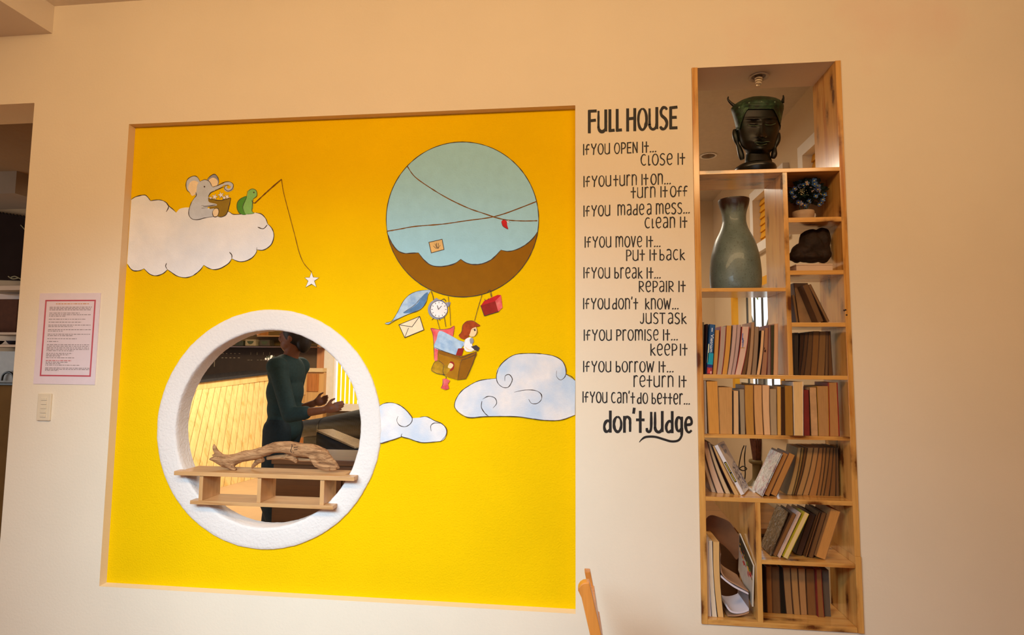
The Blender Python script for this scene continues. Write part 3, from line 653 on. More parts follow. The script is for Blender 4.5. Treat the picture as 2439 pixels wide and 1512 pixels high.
# ================================================================== hand lettering
def ell(cx, cy, rx, ry, a0=0, a1=360, n=18): return [(cx+rx*math.cos(math.radians(a0+(a1-a0)*k/n)), cy+ry*math.sin(math.radians(a0+(a1-a0)*k/n))) for k in range(n+1)]
G = {}   # glyph -> (width, [(smooth, points)...]) in units of the capital height
G['I'] = (0.12, [[(0.06, 0), (0.06, 1)]])
G['f'] = (0.36, [[(0.12, 0), (0.12, 0.72)]+ell(0.26, 0.76, 0.13, 0.2, 180, 40, 8), [(0, 0.52), (0.3, 0.52)]])
G['Y'] = (0.46, [[(0.0, 1), (0.06, 0.72), (0.2, 0.55)], [(0.4, 1), (0.3, 0.7), (0.2, 0.5), (0.17, 0)]])
G['O'] = (0.5, [ell(0.25, 0.5, 0.22, 0.5, 90, 450, 22)])
G['o'] = G['O']
G['U'] = (0.5, [[(0.04, 1), (0.04, 0.3)]+ell(0.23, 0.24, 0.19, 0.24, 180, 330, 9)+[(0.43, 0.3), (0.43, 1)], [(0.43, 1), (0.43, 0.05)]])
G['u'] = G['U']
G['P'] = (0.44, [[(0.06, 0), (0.06, 1)], [(0.06, 1)]+ell(0.18, 0.72, 0.22, 0.28, 80, -85, 10)+[(0.06, 0.42)]])
G['E'] = (0.4, [[(0.36, 1), (0.05, 0.98), (0.05, 0.02), (0.36, 0.02)], [(0.05, 0.52), (0.32, 0.52)]])
G['N'] = (0.48, [[(0.05, 0), (0.05, 1), (0.4, 0.02), (0.4, 1)]])
G['t'] = (0.4, [[(0.18, 0), (0.18, 1)], [(0.0, 0.6), (0.36, 0.6)]])
G['.'] = (0.13, [[(0.03, 0.02), (0.08, 0.06)]])
G['C'] = (0.46, [ell(0.26, 0.5, 0.22, 0.48, 55, 310, 18)])
G['l'] = (0.24, [[(0.07, 0.9), (0.07, 0.1), (0.12, 0.02), (0.2, 0.1)]])
G['L'] = (0.3, [[(0.06, 1), (0.06, 0.03), (0.26, 0.04)]])
G['s'] = (0.44, [[(0.38, 0.9), (0.3, 1), (0.16, 1), (0.06, 0.84), (0.1, 0.64), (0.3, 0.46), (0.38, 0.24), (0.28, 0.02), (0.12, 0), (0.02, 0.12)]])
G['S'] = G['s']
G['e'] = (0.48, [[(0.06, 0.5), (0.36, 0.54), (0.42, 0.74), (0.34, 0.96), (0.2, 0.99), (0.08, 0.8), (0.05, 0.45), (0.12, 0.12), (0.26, 0), (0.42, 0.14)]])
G['r'] = (0.36, [[(0.06, 0), (0.06, 0.98)], [(0.06, 0.7), (0.14, 0.94), (0.24, 1), (0.32, 0.9)]])
G['n'] = (0.48, [[(0.06, 0), (0.06, 1)], [(0.06, 0.72), (0.14, 0.95), (0.26, 1), (0.38, 0.86), (0.4, 0.6), (0.4, 0)]])
G['m'] = (0.72, [[(0.06, 0), (0.06, 1)], [(0.06, 0.72), (0.12, 0.95), (0.22, 1), (0.32, 0.86), (0.34, 0.6), (0.34, 0)], [(0.34, 0.72), (0.42, 0.95), (0.52, 1), (0.62, 0.86), (0.64, 0.6), (0.64, 0)]])
G['a'] = (0.46, [[(0.06, 0.92), (0.18, 1), (0.32, 0.96), (0.39, 0.75), (0.39, 0)], [(0.39, 0.5), (0.2, 0.5), (0.08, 0.36), (0.07, 0.14), (0.18, 0.0), (0.3, 0.08), (0.39, 0.28)]])
G['d'] = (0.46, [[(0.38, 0), (0.38, 1)], [(0.38, 0.42), (0.26, 0.55), (0.12, 0.46), (0.05, 0.24), (0.12, 0.02), (0.26, 0.03), (0.38, 0.16)]])
G['b'] = (0.44, [[(0.06, 1), (0.06, 0.02)], [(0.06, 0.4), (0.16, 0.54), (0.3, 0.5), (0.38, 0.28), (0.3, 0.04), (0.16, 0), (0.06, 0.14)]])
G['k'] = (0.42, [[(0.06, 0), (0.06, 1)], [(0.34, 0.66), (0.1, 0.42), (0.38, 0)]])
G['v'] = (0.42, [[(0.02, 1), (0.18, 0.02), (0.36, 1)]])
G['w'] = (0.66, [[(0.02, 1), (0.14, 0.02), (0.3, 0.8), (0.44, 0.02), (0.6, 1)]])
G['R'] = (0.46, [[(0.06, 0), (0.06, 1)], [(0.06, 0.98)]+ell(0.18, 0.73, 0.2, 0.25, 80, -85, 9)+[(0.08, 0.46), (0.42, 0)]])
G['J'] = (0.34, [[(0.26, 1), (0.26, 0.25), (0.18, 0.02), (0.05, 0.05), (0.02, 0.2)]])
G['T'] = (0.42, [[(0.0, 0.98), (0.4, 0.98)], [(0.2, 0.98), (0.2, 0)]])
G['A'] = (0.46, [[(0.06, 0), (0.06, 0.7), (0.14, 0.94), (0.28, 0.98), (0.38, 0.8), (0.4, 0)], [(0.06, 0.45), (0.4, 0.45)]])
G["'"] = (0.12, [[(0.06, 1.15), (0.03, 0.95)]])
G['H'] = (0.5, [[(0.05, 0), (0.05, 1)], [(0.43, 0), (0.43, 1)], [(0.05, 0.55), (0.43, 0.57)]])
G['F'] = (0.42, [[(0.06, 0), (0.06, 1), (0.4, 1)], [(0.06, 0.54), (0.36, 0.56)]])
G['g'] = (0.46, [[(0.38, 0.98), (0.38, -0.1)], [(0.38, 0.8), (0.26, 0.98), (0.12, 0.94), (0.05, 0.6), (0.1, 0.18), (0.24, 0.08), (0.38, 0.3)]])
SMOOTH = set("fUuOoCseSrnmadbgJPRlA")
YT = -0.0008
letters = thing('wall_lettering', 'black hand-painted house rules headed FULL HOUSE beside the bookcase', 'lettering', (P(1510, 650).x, 0, P(1510, 1060).z))
def textline(text, u0, v0, u1, v1, h, lw, name='text_line', heights=None, space=0.26, ymul=1.0):
    adv = []; x = 0
    for ch in text:
        if ch == ' ': x += space; continue
        if ch == '|': x += 0.10; continue
        hh = (heights or {}).get(ch, 1.0)
        adv.append((ch, x, hh)); x += G[ch][0]*(0.9 if hh < 1 else 1)+0.09
    x -= 0.09; mb = MB()
    k_ = 0
    for ch, ox, hh in adv:
        for stroke in G[ch][1]:
            pts = []; k_ += 1; YS = YT-0.000012*(k_ % 40)
            for (a, b) in stroke:
                t = (ox+a*(0.9 if hh < 1 else 1))/x; pts.append((u0+(u1-u0)*t, v0+(v1-v0)*t-b*h*hh))
            if ch in SMOOTH and len(pts) > 2: ribbon(mb, spline(pts, False, 4), lw, YS, 0, (0.75, 0.75), 0.35, ox)
            else: strokeline(mb, pts, lw, YS, 0)
    return mb.build(name, INK, letters)
c7 = crop(1370, 230, 3.516); c8 = crop(1370, 620, 3.36)
textline('FULL HOUSE', 1401, 315, 1613, 305, 50, 7.0, 'heading', space=0.18)
def tl(text, c, x0, b0, x1, b1, h=86): (u0, v0), (u1, v1) = c((x0, b0)), c((x1, b1)); textline(text, u0, v0, u1, v1, h/3.45, 2.9)
tl('If|YOU OPEN It...', c7, 65, 488, 680, 463); tl('Close It', c7, 548, 576, 922, 566, 90)
tl('If|YOU|turn It|on...', c7, 68, 756, 802, 731); tl('turn It|off', c7, 468, 849, 940, 834)
tl('If|YOU  made|a mess...', c7, 68, 1003, 960, 976); tl('Clean It', c7, 582, 1101, 940, 1095)
tl('If|YOU move It...', c7, 78, 1262, 715, 1257); tl('PUt It|baCk', c7, 425, 1373, 920, 1366)
tl('If|YOU break It...', c8, 65, 141, 685, 143); tl('RePaIR It', c8, 508, 251, 885, 250)
tl("If|YOU|don't  know...", c8, 62, 388, 828, 390); tl('JUST|ask', c8, 520, 504, 892, 506)
tl('If|YOU PromIse It...', c8, 67, 640, 822, 638); tl('keeP|It', c8, 600, 759, 900, 759, 92)
tl('If|YOU borrow It...', c8, 62, 891, 788, 894); tl('return It', c8, 465, 1010, 893, 1013, 90)
tl("If|YOU Can't|do better...", c8, 58, 1135, 918, 1152)
hs = {'o': 0.74, 'n': 0.74, 'e': 0.74, 'g': 0.74, 'd': 1.0}
u0, v0 = c8((225, 1370)); u1, v1 = c8((940, 1376)); textline("don't JUdge", u0, v0, u1, v1, 48, 6.6, 'closing_line', hs, 0.02)
sw = MB(); ribbon(sw, sm(c8, [(856, 1340), (852, 1400), (825, 1440), (770, 1448), (710, 1432), (640, 1412), (570, 1412), (535, 1430), (512, 1456)]), 5.4, YT-0.0002, 0, (1, 0.2)); sw.build('swash', INK, letters)

# ------------------------------------------------------------------ framed notice and switch
def quadpt(q, s, t, y): 
    a = q[0].lerp(q[1], s); b = q[3].lerp(q[2], s); r = a.lerp(b, t); return Vector((r.x, y, r.z))
q = [P(97, 698), P(240, 698), P(228, 915), P(80, 915)]
x0, x1 = (q[0].x+q[3].x)/2, (q[1].x+q[2].x)/2; z1, z0 = (q[0].z+q[1].z)/2, (q[2].z+q[3].z)/2
no = thing('notice', 'laminated white notice with a red border taped beside the yellow panel', 'notice', ((x0+x1)/2, 0, z0))
MB().box((x0, -0.003, z0), (x1, -0.0002, z1)).build('sheet', plain('laminated_paper', (232, 216, 222), 0.35, 0.02), no)
def rel(s, t): return x0+(x1-x0)*s, z1-(z1-z0)*t
m = MB(); bs, bt, b2, t2 = 0.1, 0.075, 0.93, 0.915; ww = 0.021
for (s0, t0, s1, t1) in ((bs, bt, b2, bt+ww*0.75), (bs, t2-ww*0.75, b2, t2), (bs, bt+ww*0.75, bs+ww*1.1, t2-ww*0.75), (b2-ww*1.1, bt+ww*0.75, b2, t2-ww*0.75)):
    a, b = rel(s0, t1), rel(s1, t0); m.box((a[0], -0.0036, a[1]), (b[0], -0.003, b[1]))
m.build('border', plain('red_border_ink', (196, 92, 104), 0.5, 0.05), no)
m = MB(); rr = random.Random(3)
lines = [(0.115, 0.28, 0.82, 2)]+[(t, 0.18, e_, 0) for t, e_ in ((0.152, .88), (.167, .87), (.182, .86), (.217, .68), (.236, .86), (.252, .46), (.285, .78), (.318, .72), (.35, .87), (.366, .58), (.4, .88), (.417, .42), (.45, .87), (.466, .6), (.5, .66), (.53, .36), (.565, .88), (.582, .87), (.6, .87), (.616, .87), (.632, .62), (.66, .6), (.676, .55), (.69, .42), (.708, .64), (.757, .54), (.772, .42), (.789, .74), (.82, .9), (.834, .9), (.846, .4))]+[(0.74, 0.18, 0.6, 1)]
for t, s0, s1, mi in lines:
    s = s0
    while s < s1:
        w = rr.uniform(0.015, 0.06); a, b = rel(s, t+0.008), rel(min(s+w, s1), t); m.box((a[0], -0.0034, a[1]), (b[0], -0.003, b[1]), mi); s += w+0.012
m.build('print', [plain('grey_print_ink', (158, 144, 144), 0.6), plain('red_print_ink', (196, 104, 104), 0.6), plain('orange_print_ink', (206, 140, 70), 0.6)], no)
x0, x1, z1, z0 = P(95, 937).x, P(126, 937).x, P(110, 937).z, P(107, 1001).z
swt = thing('light_switch', 'cream ribbed switch plate on the wall below the red bordered notice', 'switch', ((x0+x1)/2, 0, z0))
IVORY = plain('ivory_plastic', (228, 212, 184), 0.35, 0.02)
MB().box((x0, -0.009, z0), (x1, -0.0002, z1)).build('plate', IVORY, swt, bevel=0.0025)
for k in range(5):
    z = z0+(z1-z0)*(0.13+0.155*k); MB().box((x0+(x1-x0)*0.3, -0.0125, z), (x0+(x1-x0)*0.72, -0.009, z+(z1-z0)*0.11)).build('rocker', IVORY, swt, bevel=0.001)
#PART4

# ================================================================== books
def book(label, b0, b1, yb, t0, t1, yt, zs, Y, pg, cv, c=None, spine=None, bend=0.0, depth=0.125, ct=0.0016, group=None, wrap=None, extra=None, cat='book'):
    """corner pixels of the face turned to us: bottom left/right, top left/right; zs = top of the shelf it stands on"""
    if c is None: c = lambda p: p
    BL, BR = P(*c((b0, yb)), Y), P(*c((b1, yb)), Y)
    if len(str(yt).split(',')) and isinstance(yt, tuple): yl, yr = yt
    else: yl = yr = yt
    TL, TR = P(*c((t0, yl)), Y), P(*c((t1, yr)), Y)
    lean = (TL+TR-BL-BR)/2; lean.z = abs(lean.z)
    wv = TR-TL; up = Vector((lean.x, 0, lean.z)).normalized()
    dz = zs+0.0004-min(BL.z, BR.z)
    if abs(lean.x) > 0.012 and bend == 0.0:      # a stiff leaning book keeps square corners and stands on one of them
        th = abs((BR-BL).x)*up.z; ax = Vector((up.z, 0, -up.x))
        mid = (BL+BR)/2; h = ((TL+TR)/2-mid).length
        BL, BR = mid-ax*th/2, mid+ax*th/2; TL, TR = BL+up*h, BR+up*h
        dz = zs+0.0004-min(BL.z, BR.z)
    else:
        BL.z = BR.z = zs+0.0004; dz = 0
    for q_ in (BL, BR): q_.z += dz
    if dz:
        for q_ in (TL, TR): q_.z += dz
    n = 8; rows = []
    for i in range(n+1):
        t = i/n; l = BL.lerp(TL, t); r = BR.lerp(TR, t); bx = bend*math.sin(math.pi*t)*0.9
        rows.append((l+Vector((bx, 0, 0)), r+Vector((bx, 0, 0))))
    # books stand side by side: where the measured outlines would cut into a neighbour the newer one is trimmed
    def xat(rs, k, z):
        if z <= rs[0][k].z: return rs[0][k].x
        for (a, b) in zip(rs, rs[1:]):
            if z <= b[k].z: return a[k].x+(b[k].x-a[k].x)*(z-a[k].z)/max(1e-6, b[k].z-a[k].z)
        return None
    push = max(0.0, max(XL1+0.0004-l.x for l, r in rows))
    for rs, y0_, y1_ in PLACED.get(group, []):
        if y0_ < Y+depth and Y < y1_:
            zs_ = [l.z for l, r in rows]+[r.z for l, r in rs]
            for z in zs_:
                if z < max(rows[0][0].z, rs[0][1].z)-1e-4: continue
                a_, b__ = xat(rs, 1, z), xat(rows, 0, z)
                if a_ is not None and b__ is not None: push = max(push, a_+0.0004-b__)
    wid = min(r.x-l.x for l, r in rows); cut = min(push, max(0.0, wid-0.005))
    rows = [(l+Vector((push, 0, 0)), r+Vector((push-cut, 0, 0))) for l, r in rows]
    PLACED.setdefault(group, []).append((rows, Y, Y+depth))
    cen = (BL+BR)/2
    root = thing('book', label, cat, (cen.x, Y+depth/2, zs), group)
    def slab(mb, fl, fr, y0, y1, mi=0, i0=0, i1=n):
        k = i1-i0+1; vs = []
        for i in range(i0, i1+1):
            l, r = rows[i]; a = l.lerp(r, fl(l, r)); b = l.lerp(r, fr(l, r))
            vs += [(a.x, y0, a.z), (b.x, y0, b.z), (b.x, y1, b.z), (a.x, y1, a.z)]
        fs = []; uv = []
        for i in range(k-1):
            v0, v1 = i/(k-1), (i+1)/(k-1)
            for j in range(4):
                j2 = (j+1) % 4; fs.append((i*4+j, i*4+j2, i*4+4+j2, i*4+4+j))
                if j % 2 == 0: uv.append([(j/2+0, v0), (j/2+1, v0), (j/2+1, v1), (j/2, v1)])
                else: uv.append([(0.5, v0), (0.5, v0), (0.5, v1), (0.5, v1)])
        fs += [(3, 2, 1, 0), tuple((k-1)*4+j for j in range(4))]; uv += [[(0, 0), (1, 0), (1, 0.1), (0, 0.1)]]*2
        mb.add(vs, fs, mi, uv)
    tw = lambda l, r: max(1e-4, (r-l).length)
    c0 = lambda l, r: 0.0; c1 = lambda l, r: min(0.3, ct/tw(l, r)); c2 = lambda l, r: 1-min(0.3, ct/tw(l, r)); c3 = lambda l, r: 1.0
    cb = MB(); m_cov = cover(cv)
    slab(cb, c0, c1, Y, Y+depth); slab(cb, c2, c3, Y, Y+depth)
    if spine: slab(cb, c0, c3, Y, Y+ct)
    else: slab(cb, c0, c3, Y+depth-ct, Y+depth)
    cob = cb.build('cover', m_cov if wrap is None else wrap, root)
    pb_ = MB(); e1 = lambda l, r: c1(l, r)+0.0003/tw(l, r); e2 = lambda l, r: c2(l, r)-0.0003/tw(l, r)
    inset = 0.003 if ct > 0.002 else 0.0006
    if spine: slab(pb_, e1, e2, Y+ct+0.0003, Y+depth-inset)
    else: slab(pb_, e1, e2, Y+inset, Y+depth-ct-0.0003)
    if not spine or True:
        for vtx in pb_.v: pass
    pb_.build('page_block', pages(pg), root)
    if extra: extra(root, rows, Y)
    return root
PLACED = {}
def rowpoint(rows, s, t):
    n = len(rows)-1; f = max(0, min(n-1e-6, t*n)); i = int(f); l = rows[i][0].lerp(rows[i+1][0], f-i); r = rows[i][1].lerp(rows[i+1][1], f-i); return l.lerp(r, s)
def patch(root, rows, Y, s0, s1, t0, t1, rgb, name='cover_print', n=5, dy=0.0004):
    mb = MB(); vs = []
    for k in range(n+1):
        t = t0+(t1-t0)*k/n
        for s in (s0, s1): q_ = rowpoint(rows, s, t); vs.append((q_.x, Y-dy, q_.z))
    mb.add(vs, [(2*k, 2*k+1, 2*k+3, 2*k+2) for k in range(n)]); return mb.build(name, plain('print_%d_%d_%d' % rgb, rgb, 0.35, 0.05), root)
ca = crop(1655, 690, 6.871)
zA = SH['S2'][0]; A = 'in the row below the grey vase'
gA = 'paperbacks in the compartment below the grey vase'
book('thin grey booklet against the left side panel '+A, 95, 138, 1352, 80, 150, 530, zA, 0.03, (150, 138, 118), (96, 88, 76), ca, group=gA)
book('dark maroon covered book between grey booklet and blue Vietnam guidebook', 142, 166, 1350, 158, 222, 530, zA, 0.012, (90, 40, 44), (52, 16, 26), ca, spine=True, group=gA)
def vietnam(root, rows, Y):
    patch(root, rows, Y, 0.06, 0.98, 0.0, 0.13, (150, 50, 60)); patch(root, rows, Y, 0.06, 0.98, 0.13, 0.19, (40, 44, 110)); patch(root, rows, Y, 0.05, 1.0, 0.19, 0.42, (20, 150, 176))
    patch(root, rows, Y, 0.0, 0.18, 0.22, 0.6, (206, 212, 176)); patch(root, rows, Y, 0.3, 0.6, 0.02, 0.11, (206, 66, 48), dy=0.0007); patch(root, rows, Y, 0.65, 0.9, 0.01, 0.06, (220, 170, 160), dy=0.0007)
    patch(root, rows, Y, 0.42, 0.56, 0.85, 0.93, (226, 232, 240), dy=0.0007)
    cu = bpy.data.curves.new('title_text', 'FONT'); cu.body = 'Vietnam'; cu.size = 0.0155; cu.extrude = 0.0002; cu.align_x = 'LEFT'; cu.align_y = 'CENTER'
    tmp = bpy.data.objects.new('tmp_text', cu); COL.objects.link(tmp)
    me = bpy.data.meshes.new_from_object(tmp.evaluated_get(bpy.context.evaluated_depsgraph_get())); bpy.data.objects.remove(tmp)
    me.materials.clear(); me.materials.append(plain('white_title_ink', (238, 242, 246), 0.4, 0.02))
    xs = [v.co.x for v in me.vertices]; L_ = max(xs)
    a = rowpoint(rows, 0.52, 0.80); b_ = rowpoint(rows, 0.52, 0.44); d = b_-a; off = shift_of(root); side = Vector((d.z, 0, -d.x)).normalized(); side = side if side.x > 0 else -side
    k = 1.12
    for v in me.vertices:
        t = v.co.x/L_; h = v.co.y*k; z = v.co.z; base = rowpoint(rows, 0.56, 0.80-0.36*t); v.co = base+side*h+Vector((0, -0.0008-z, 0))-off; v.co.y = Y-0.0009-z-off.y
    o = bpy.data.objects.new('title_text', me); COL.objects.link(o); o.parent = root; o['label'] = 'white title reading Vietnam'
book('thick blue Vietnam guidebook with white title on its spine', 160, 282, 1345, 228, 322, 535, zA, 0.005, (196, 180, 150), (24, 74, 124), ca, spine=True, extra=vietnam, group=gA)
def blotch(root, rows, Y):
    for s0, s1, t0, t1 in ((0.12, 0.26, 0.72, 0.86), (0.2, 0.36, 0.66, 0.76), (0.32, 0.44, 0.56, 0.72), (0.28, 0.36, 0.6, 0.68)): patch(root, rows, Y+0.0006, s0, s1, t0, t1, (110, 120, 176), 'ink_scribble', 3)
    patch(root, rows, Y+0.0006, 0.1, 0.7, 0.545, 0.565, (196, 150, 86), 'ink_scribble', 2)
def spot(root, rows, Y): patch(root, rows, Y+0.0006, 0.2, 0.6, 0.48, 0.53, (60, 30, 20), 'stain', 2); patch(root, rows, Y+0.0006, 0.1, 0.3, 0.54, 0.58, (60, 30, 20), 'stain', 2)
rowA = [
 ('orange-tan paperback right beside the Vietnam guidebook', 285, 356, 320, 402, 660, (200, 146, 80), (120, 84, 46), None),
 ('grey paged paperback with red cover edge, second after the Vietnam guidebook', 358, 440, 420, 512, 600, (176, 154, 138), (170, 60, 50), None),
 ('orange paged paperback with dark cover, third after the Vietnam guidebook', 442, 530, 515, 606, 585, (208, 150, 72), (70, 44, 26), None),
 ('dusty pink booklet, fourth after the Vietnam guidebook', 532, 592, 622, 690, 575, (196, 164, 152), (160, 130, 120), None),
 ('greyish pink booklet, fifth after the Vietnam guidebook', 594, 652, 692, 756, 572, (188, 156, 148), (120, 96, 90), None),
 ('pale pink paged paperback with blue ink scribble on its page edges', 655, 758, 772, 890, 602, (214, 180, 160), (180, 62, 54), blotch),
 ('dark brown slim paperback just after the ink-scribbled one', 762, 832, 892, 914, 640, (110, 76, 48), (70, 42, 24), None),
 ('tall tan paperback, second after the ink-scribbled one', 835, 912, 916, 976, 532, (176, 140, 106), (150, 108, 72), None),
 ('grey-brown worn paperback, third after the ink-scribbled one', 924, 1000, 978, 1050, 600, (150, 124, 98), (110, 84, 62), None),
 ('peach paged slim paperback with black cover left of the stained book', 1004, 1066, 1084, 1142, 666, (222, 176, 128), (36, 26, 22), None),
 ('reddish brown paperback with dark stain spots on its page edges', 1076, 1168, 1142, 1200, 622, (164, 118, 88), (140, 90, 66), spot),
 ('grey and wine red thin book right of the stained one', 1176, 1240, 1203, 1240, 578, (140, 112, 100), (110, 40, 44), None),
 ('dark green thin book, second from the open gap '+A, 1242, 1280, 1242, 1298, 578, (70, 66, 44), (56, 56, 30), None),
 ('pale peach paperback, last before the open gap '+A, 1283, 1358, 1298, 1362, 556, (206, 160, 120), (180, 124, 88), None)]
for lab, b0, b1, t0, t1, yt, pg, cv, ex in rowA:
    sl = (t0+t1-b0-b1)/2/6.871/580; book(lab, b0, b1, 1360, t0, t1, yt, zA, 0.014, pg, cv, ca, bend=0.16*sl+0.0001, extra=ex, group=gA)
# --- right-hand narrow compartments
cb_ = crop(1870, 640, 5.6); zB = SH['S2'][0]; gB = 'old books in the narrow compartment beside the Vietnam guide'
Bn = 'in the lowest narrow compartment'
rowB = [('plastic wrapped dark book against the divider '+Bn, 135, 172, 125, 176, 852, (70, 60, 52), (60, 54, 48)),
 ('very dark brown book, second from the divider '+Bn, 152, 196, 178, 262, 855, (66, 44, 30), (44, 28, 20)),
 ('dark brown slim book, third from the divider '+Bn, 198, 250, 264, 312, 850, (84, 58, 38), (46, 30, 22)),
 ('dull brown book, fourth from the divider '+Bn, 252, 334, 314, 372, 838, (98, 70, 44), (70, 46, 28)),
 ('lighter brown thick book, fifth from the divider '+Bn, 338, 424, 374, 458, 832, (124, 86, 48), (90, 60, 34)),
 ('tan brown thick book, sixth from the divider '+Bn, 426, 524, 460, 548, 836, (126, 92, 56), (92, 62, 36)),
 ('narrow greyish book, seventh from the divider '+Bn, 530, 572, 550, 574, 832, (112, 84, 58), (80, 56, 36)),
 ('narrow brown book, last from the divider '+Bn, 576, 640, 576, 606, 834, (98, 68, 42), (70, 44, 26))]
for lab, b0, b1, t0, t1, yt, pg, cv in rowB:
    sl = (t0+t1-b0-b1)/2/5.6/580; book(lab, b0, b1, 1408, t0, t1, yt, zB, 0.045, pg, cv, cb_, bend=0.12*sl+0.0001, group=gB)
zC = SH['R3'][0]; gC = 'folders leaning in the narrow compartment above the old books'; YC = 0.05
book('thin brown folder lying back against the divider in the folder compartment', 150, 178, 705, 100, 118, 330, zC, YC, (140, 108, 72), (110, 80, 50), cb_, group=gC)
book('wide tan board folder in the folder compartment', 186, 430, 705, 112, 300, 190, zC, YC+0.03, (168, 128, 84), (160, 118, 74), cb_, spine=True, bend=0.0001, depth=0.09, group=gC)
book('brown leaning folder in front of the wide tan one', 438, 516, 705, 250, 290, 210, zC, YC-0.03, (110, 80, 52), (92, 64, 40), cb_, depth=0.055, group=gC)
book('outermost thin brown leaning folder in the folder compartment', 535, 598, 705, 300, 336, 210, zC, YC-0.03, (126, 94, 62), (96, 66, 42), cb_, depth=0.055, group=gC)
# --- full-width row of upright books
cf = crop(1650, 880, 8.895); cg = crop(1830, 880, 8.895); zF = SH['S3'][0]; gF = 'upright books in the full-width row'
Fr = 'in the full-width upright row'
rowF = [(cf, 'grey paperback against the left side panel '+Fr, 195, 300, 165, 272, 236, (170, 152, 136), (196, 184, 172), 0.0016),
 (cf, 'thick orange paged paperback, second from the left end '+Fr, 345, 566, 292, 526, 250, (208, 146, 70), (190, 140, 80), 0.0016),
 (cf, 'extra thick tan book, third from the left end '+Fr, 576, 838, 540, 834, 376, (196, 146, 88), (170, 130, 84), 0.0016),
 (cf, 'thin hardback with black boards and pale pages '+Fr, 850, 994, 846, 986, 452, (218, 176, 128), (30, 26, 28), 0.003),
 (cf, 'grey slim paperback right after the black hardback '+Fr, 1000, 1112, 972, 1090, 420, (160, 140, 112), (130, 110, 88), 0.0016),
 (cf, 'ochre paperback bending to the side, second after the black hardback', 1130, 1310, 1094, 1288, 330, (184, 132, 62), (110, 66, 34), 0.0016),
 (cf, 'tan paperback bending to the side, third after the black hardback', 1326, 1502, 1290, 1468, 332, (208, 156, 100), (120, 80, 44), 0.0016),
 (cf, 'pale peach paperback, fourth after the black hardback', 1510, 1650, 1470, 1626, 332, (222, 176, 130), (150, 110, 74), 0.0016),
 (cf, 'grey-beige shorter paperback beside the pale peach one', 1655, 1788, 1632, 1776, 412, (172, 146, 112), (140, 116, 90), 0.0016),
 (cg, 'thin ochre paperback in the middle '+Fr, 194, 270, 184, 266, 362, (208, 158, 82), (176, 126, 60), 0.0016),
 (cg, 'thin dark brown book right of the thin ochre one', 274, 346, 270, 340, 396, (70, 44, 24), (60, 34, 18), 0.0016),
 (cg, 'olive ochre paperback left of the tall cream one', 354, 532, 342, 512, 346, (160, 112, 46), (90, 60, 24), 0.0016),
 (cg, 'tallest cream paperback with white cover edge '+Fr, 545, 742, 522, 738, 258, (222, 182, 124), (226, 206, 186), 0.0016),
 (cg, 'dark red book '+Fr, 746, 886, 742, 862, 432, (120, 40, 28), (116, 34, 24), 0.0016),
 (cg, 'cream paperback right of the dark red book', 892, 1060, 852, 1020, 382, (216, 168, 112), (190, 146, 100), 0.0016),
 (cg, 'wide pale brown book with ochre cover, second last '+Fr, 1064, 1288, 1026, 1268, 352, (178, 132, 82), (172, 122, 30), 0.0018),
 (cg, 'brown paged book with red cover, last '+Fr, 1292, 1510, 1270, 1466, 276, (180, 128, 76), (140, 24, 22), 0.0022)]
for cc_, lab, b0, b1, t0, t1, yt, pg, cv, ct in rowF:
    hard = 'hardback' in lab; sp_ = 'dark red book' in lab
    sl = (t0+t1-b0-b1)/2/8.895/580
    book(lab, b0, b1, 1362, t0, t1, yt, zF, 0.006, pg, cv, cc_, spine=sp_, bend=-0.3*abs(sl) if ('bending' in lab or 'peach' in lab) else 0.0001, ct=ct, group=gF)
# --- leaning books on the shelf with the olive vase
ch = crop(1655, 1030, 8.895); ci = crop(1830, 1040, 8.895); cm = crop(1640, 890, 4.8775); zG = SH['S4'][0]; gG = 'leaning books on the shelf in front of the olive vase'
Gn = 'leaning beside the olive vase'
rowG = [('pale slim booklet against the left side panel '+Gn, 345, 448, 1210, 110, 172, 330, (206, 182, 156), (150, 124, 104), 0.07, 0.004),
 ('pale pink paged book, second from the left side panel '+Gn, 470, 622, 1220, 168, 266, 192, (212, 178, 150), (120, 96, 84), 0.06, 0.006),
 ('cream slim book, third from the left side panel '+Gn, 640, 756, 1228, 268, 326, 212, (210, 178, 138), (150, 122, 92), 0.055, 0.005),
 ('tan book in dark cover, leaning under the white illustrated book', 806, 946, 1245, 345, 424, 285, (206, 164, 108), (60, 30, 34), 0.04, 0.003)]
for lab, b0, b1, yb, t0, t1, yt, pg, cv, Y, bd in rowG: book(lab, b0, b1, yb, t0, t1, yt, zG, Y, pg, cv, ch, bend=-bd, depth=0.12, group=gG)
# white illustrated book lying against them with its cover turned up
FT, FB = P(*ch((440, 285)), 0.03), P(*ch((1000, 1270)), 0.03); BB, BT = P(*ch((1110, 1060)), 0.15), P(*ch((600, 118)), 0.15)
FT.x += 0.0075; FB.x += 0.0075; BB.x += 0.0075; FB.z = zG+0.001; BB.z = zG+0.001; BT = FT+(BB-FB)*1.0; BT.z = FT.z
nn = (FT-FB).cross(BB-FB).normalized(); nn = nn if nn.x > 0 else -nn; th = 0.013
wbk = thing('book', 'white paperback with blue picture cover turned towards the olive vase', 'book', ((FB.x+BB.x)/2, 0.09, zG), gG)
def quadslab(mb, a, b, c_, d, n0, n1, mi=0): mb.hexa([a+nn*n0, b+nn*n0, c_+nn*n0, d+nn*n0, a+nn*n1, b+nn*n1, c_+nn*n1, d+nn*n1], mi)
rise = Vector((0, 0, th*abs(nn.z)+0.0)); dn = -nn*th
lift = Vector((0, 0, max(0, -(FB+dn).z+zG+0.0006)))
FT, FB, BB, BT = FT+lift, FB+lift, BB+lift, BT+lift
mb = MB(); quadslab(mb, FB, BB, BT, FT, -0.0015, 0); quadslab(mb, FB, BB, BT, FT, -th, -th+0.0015); 
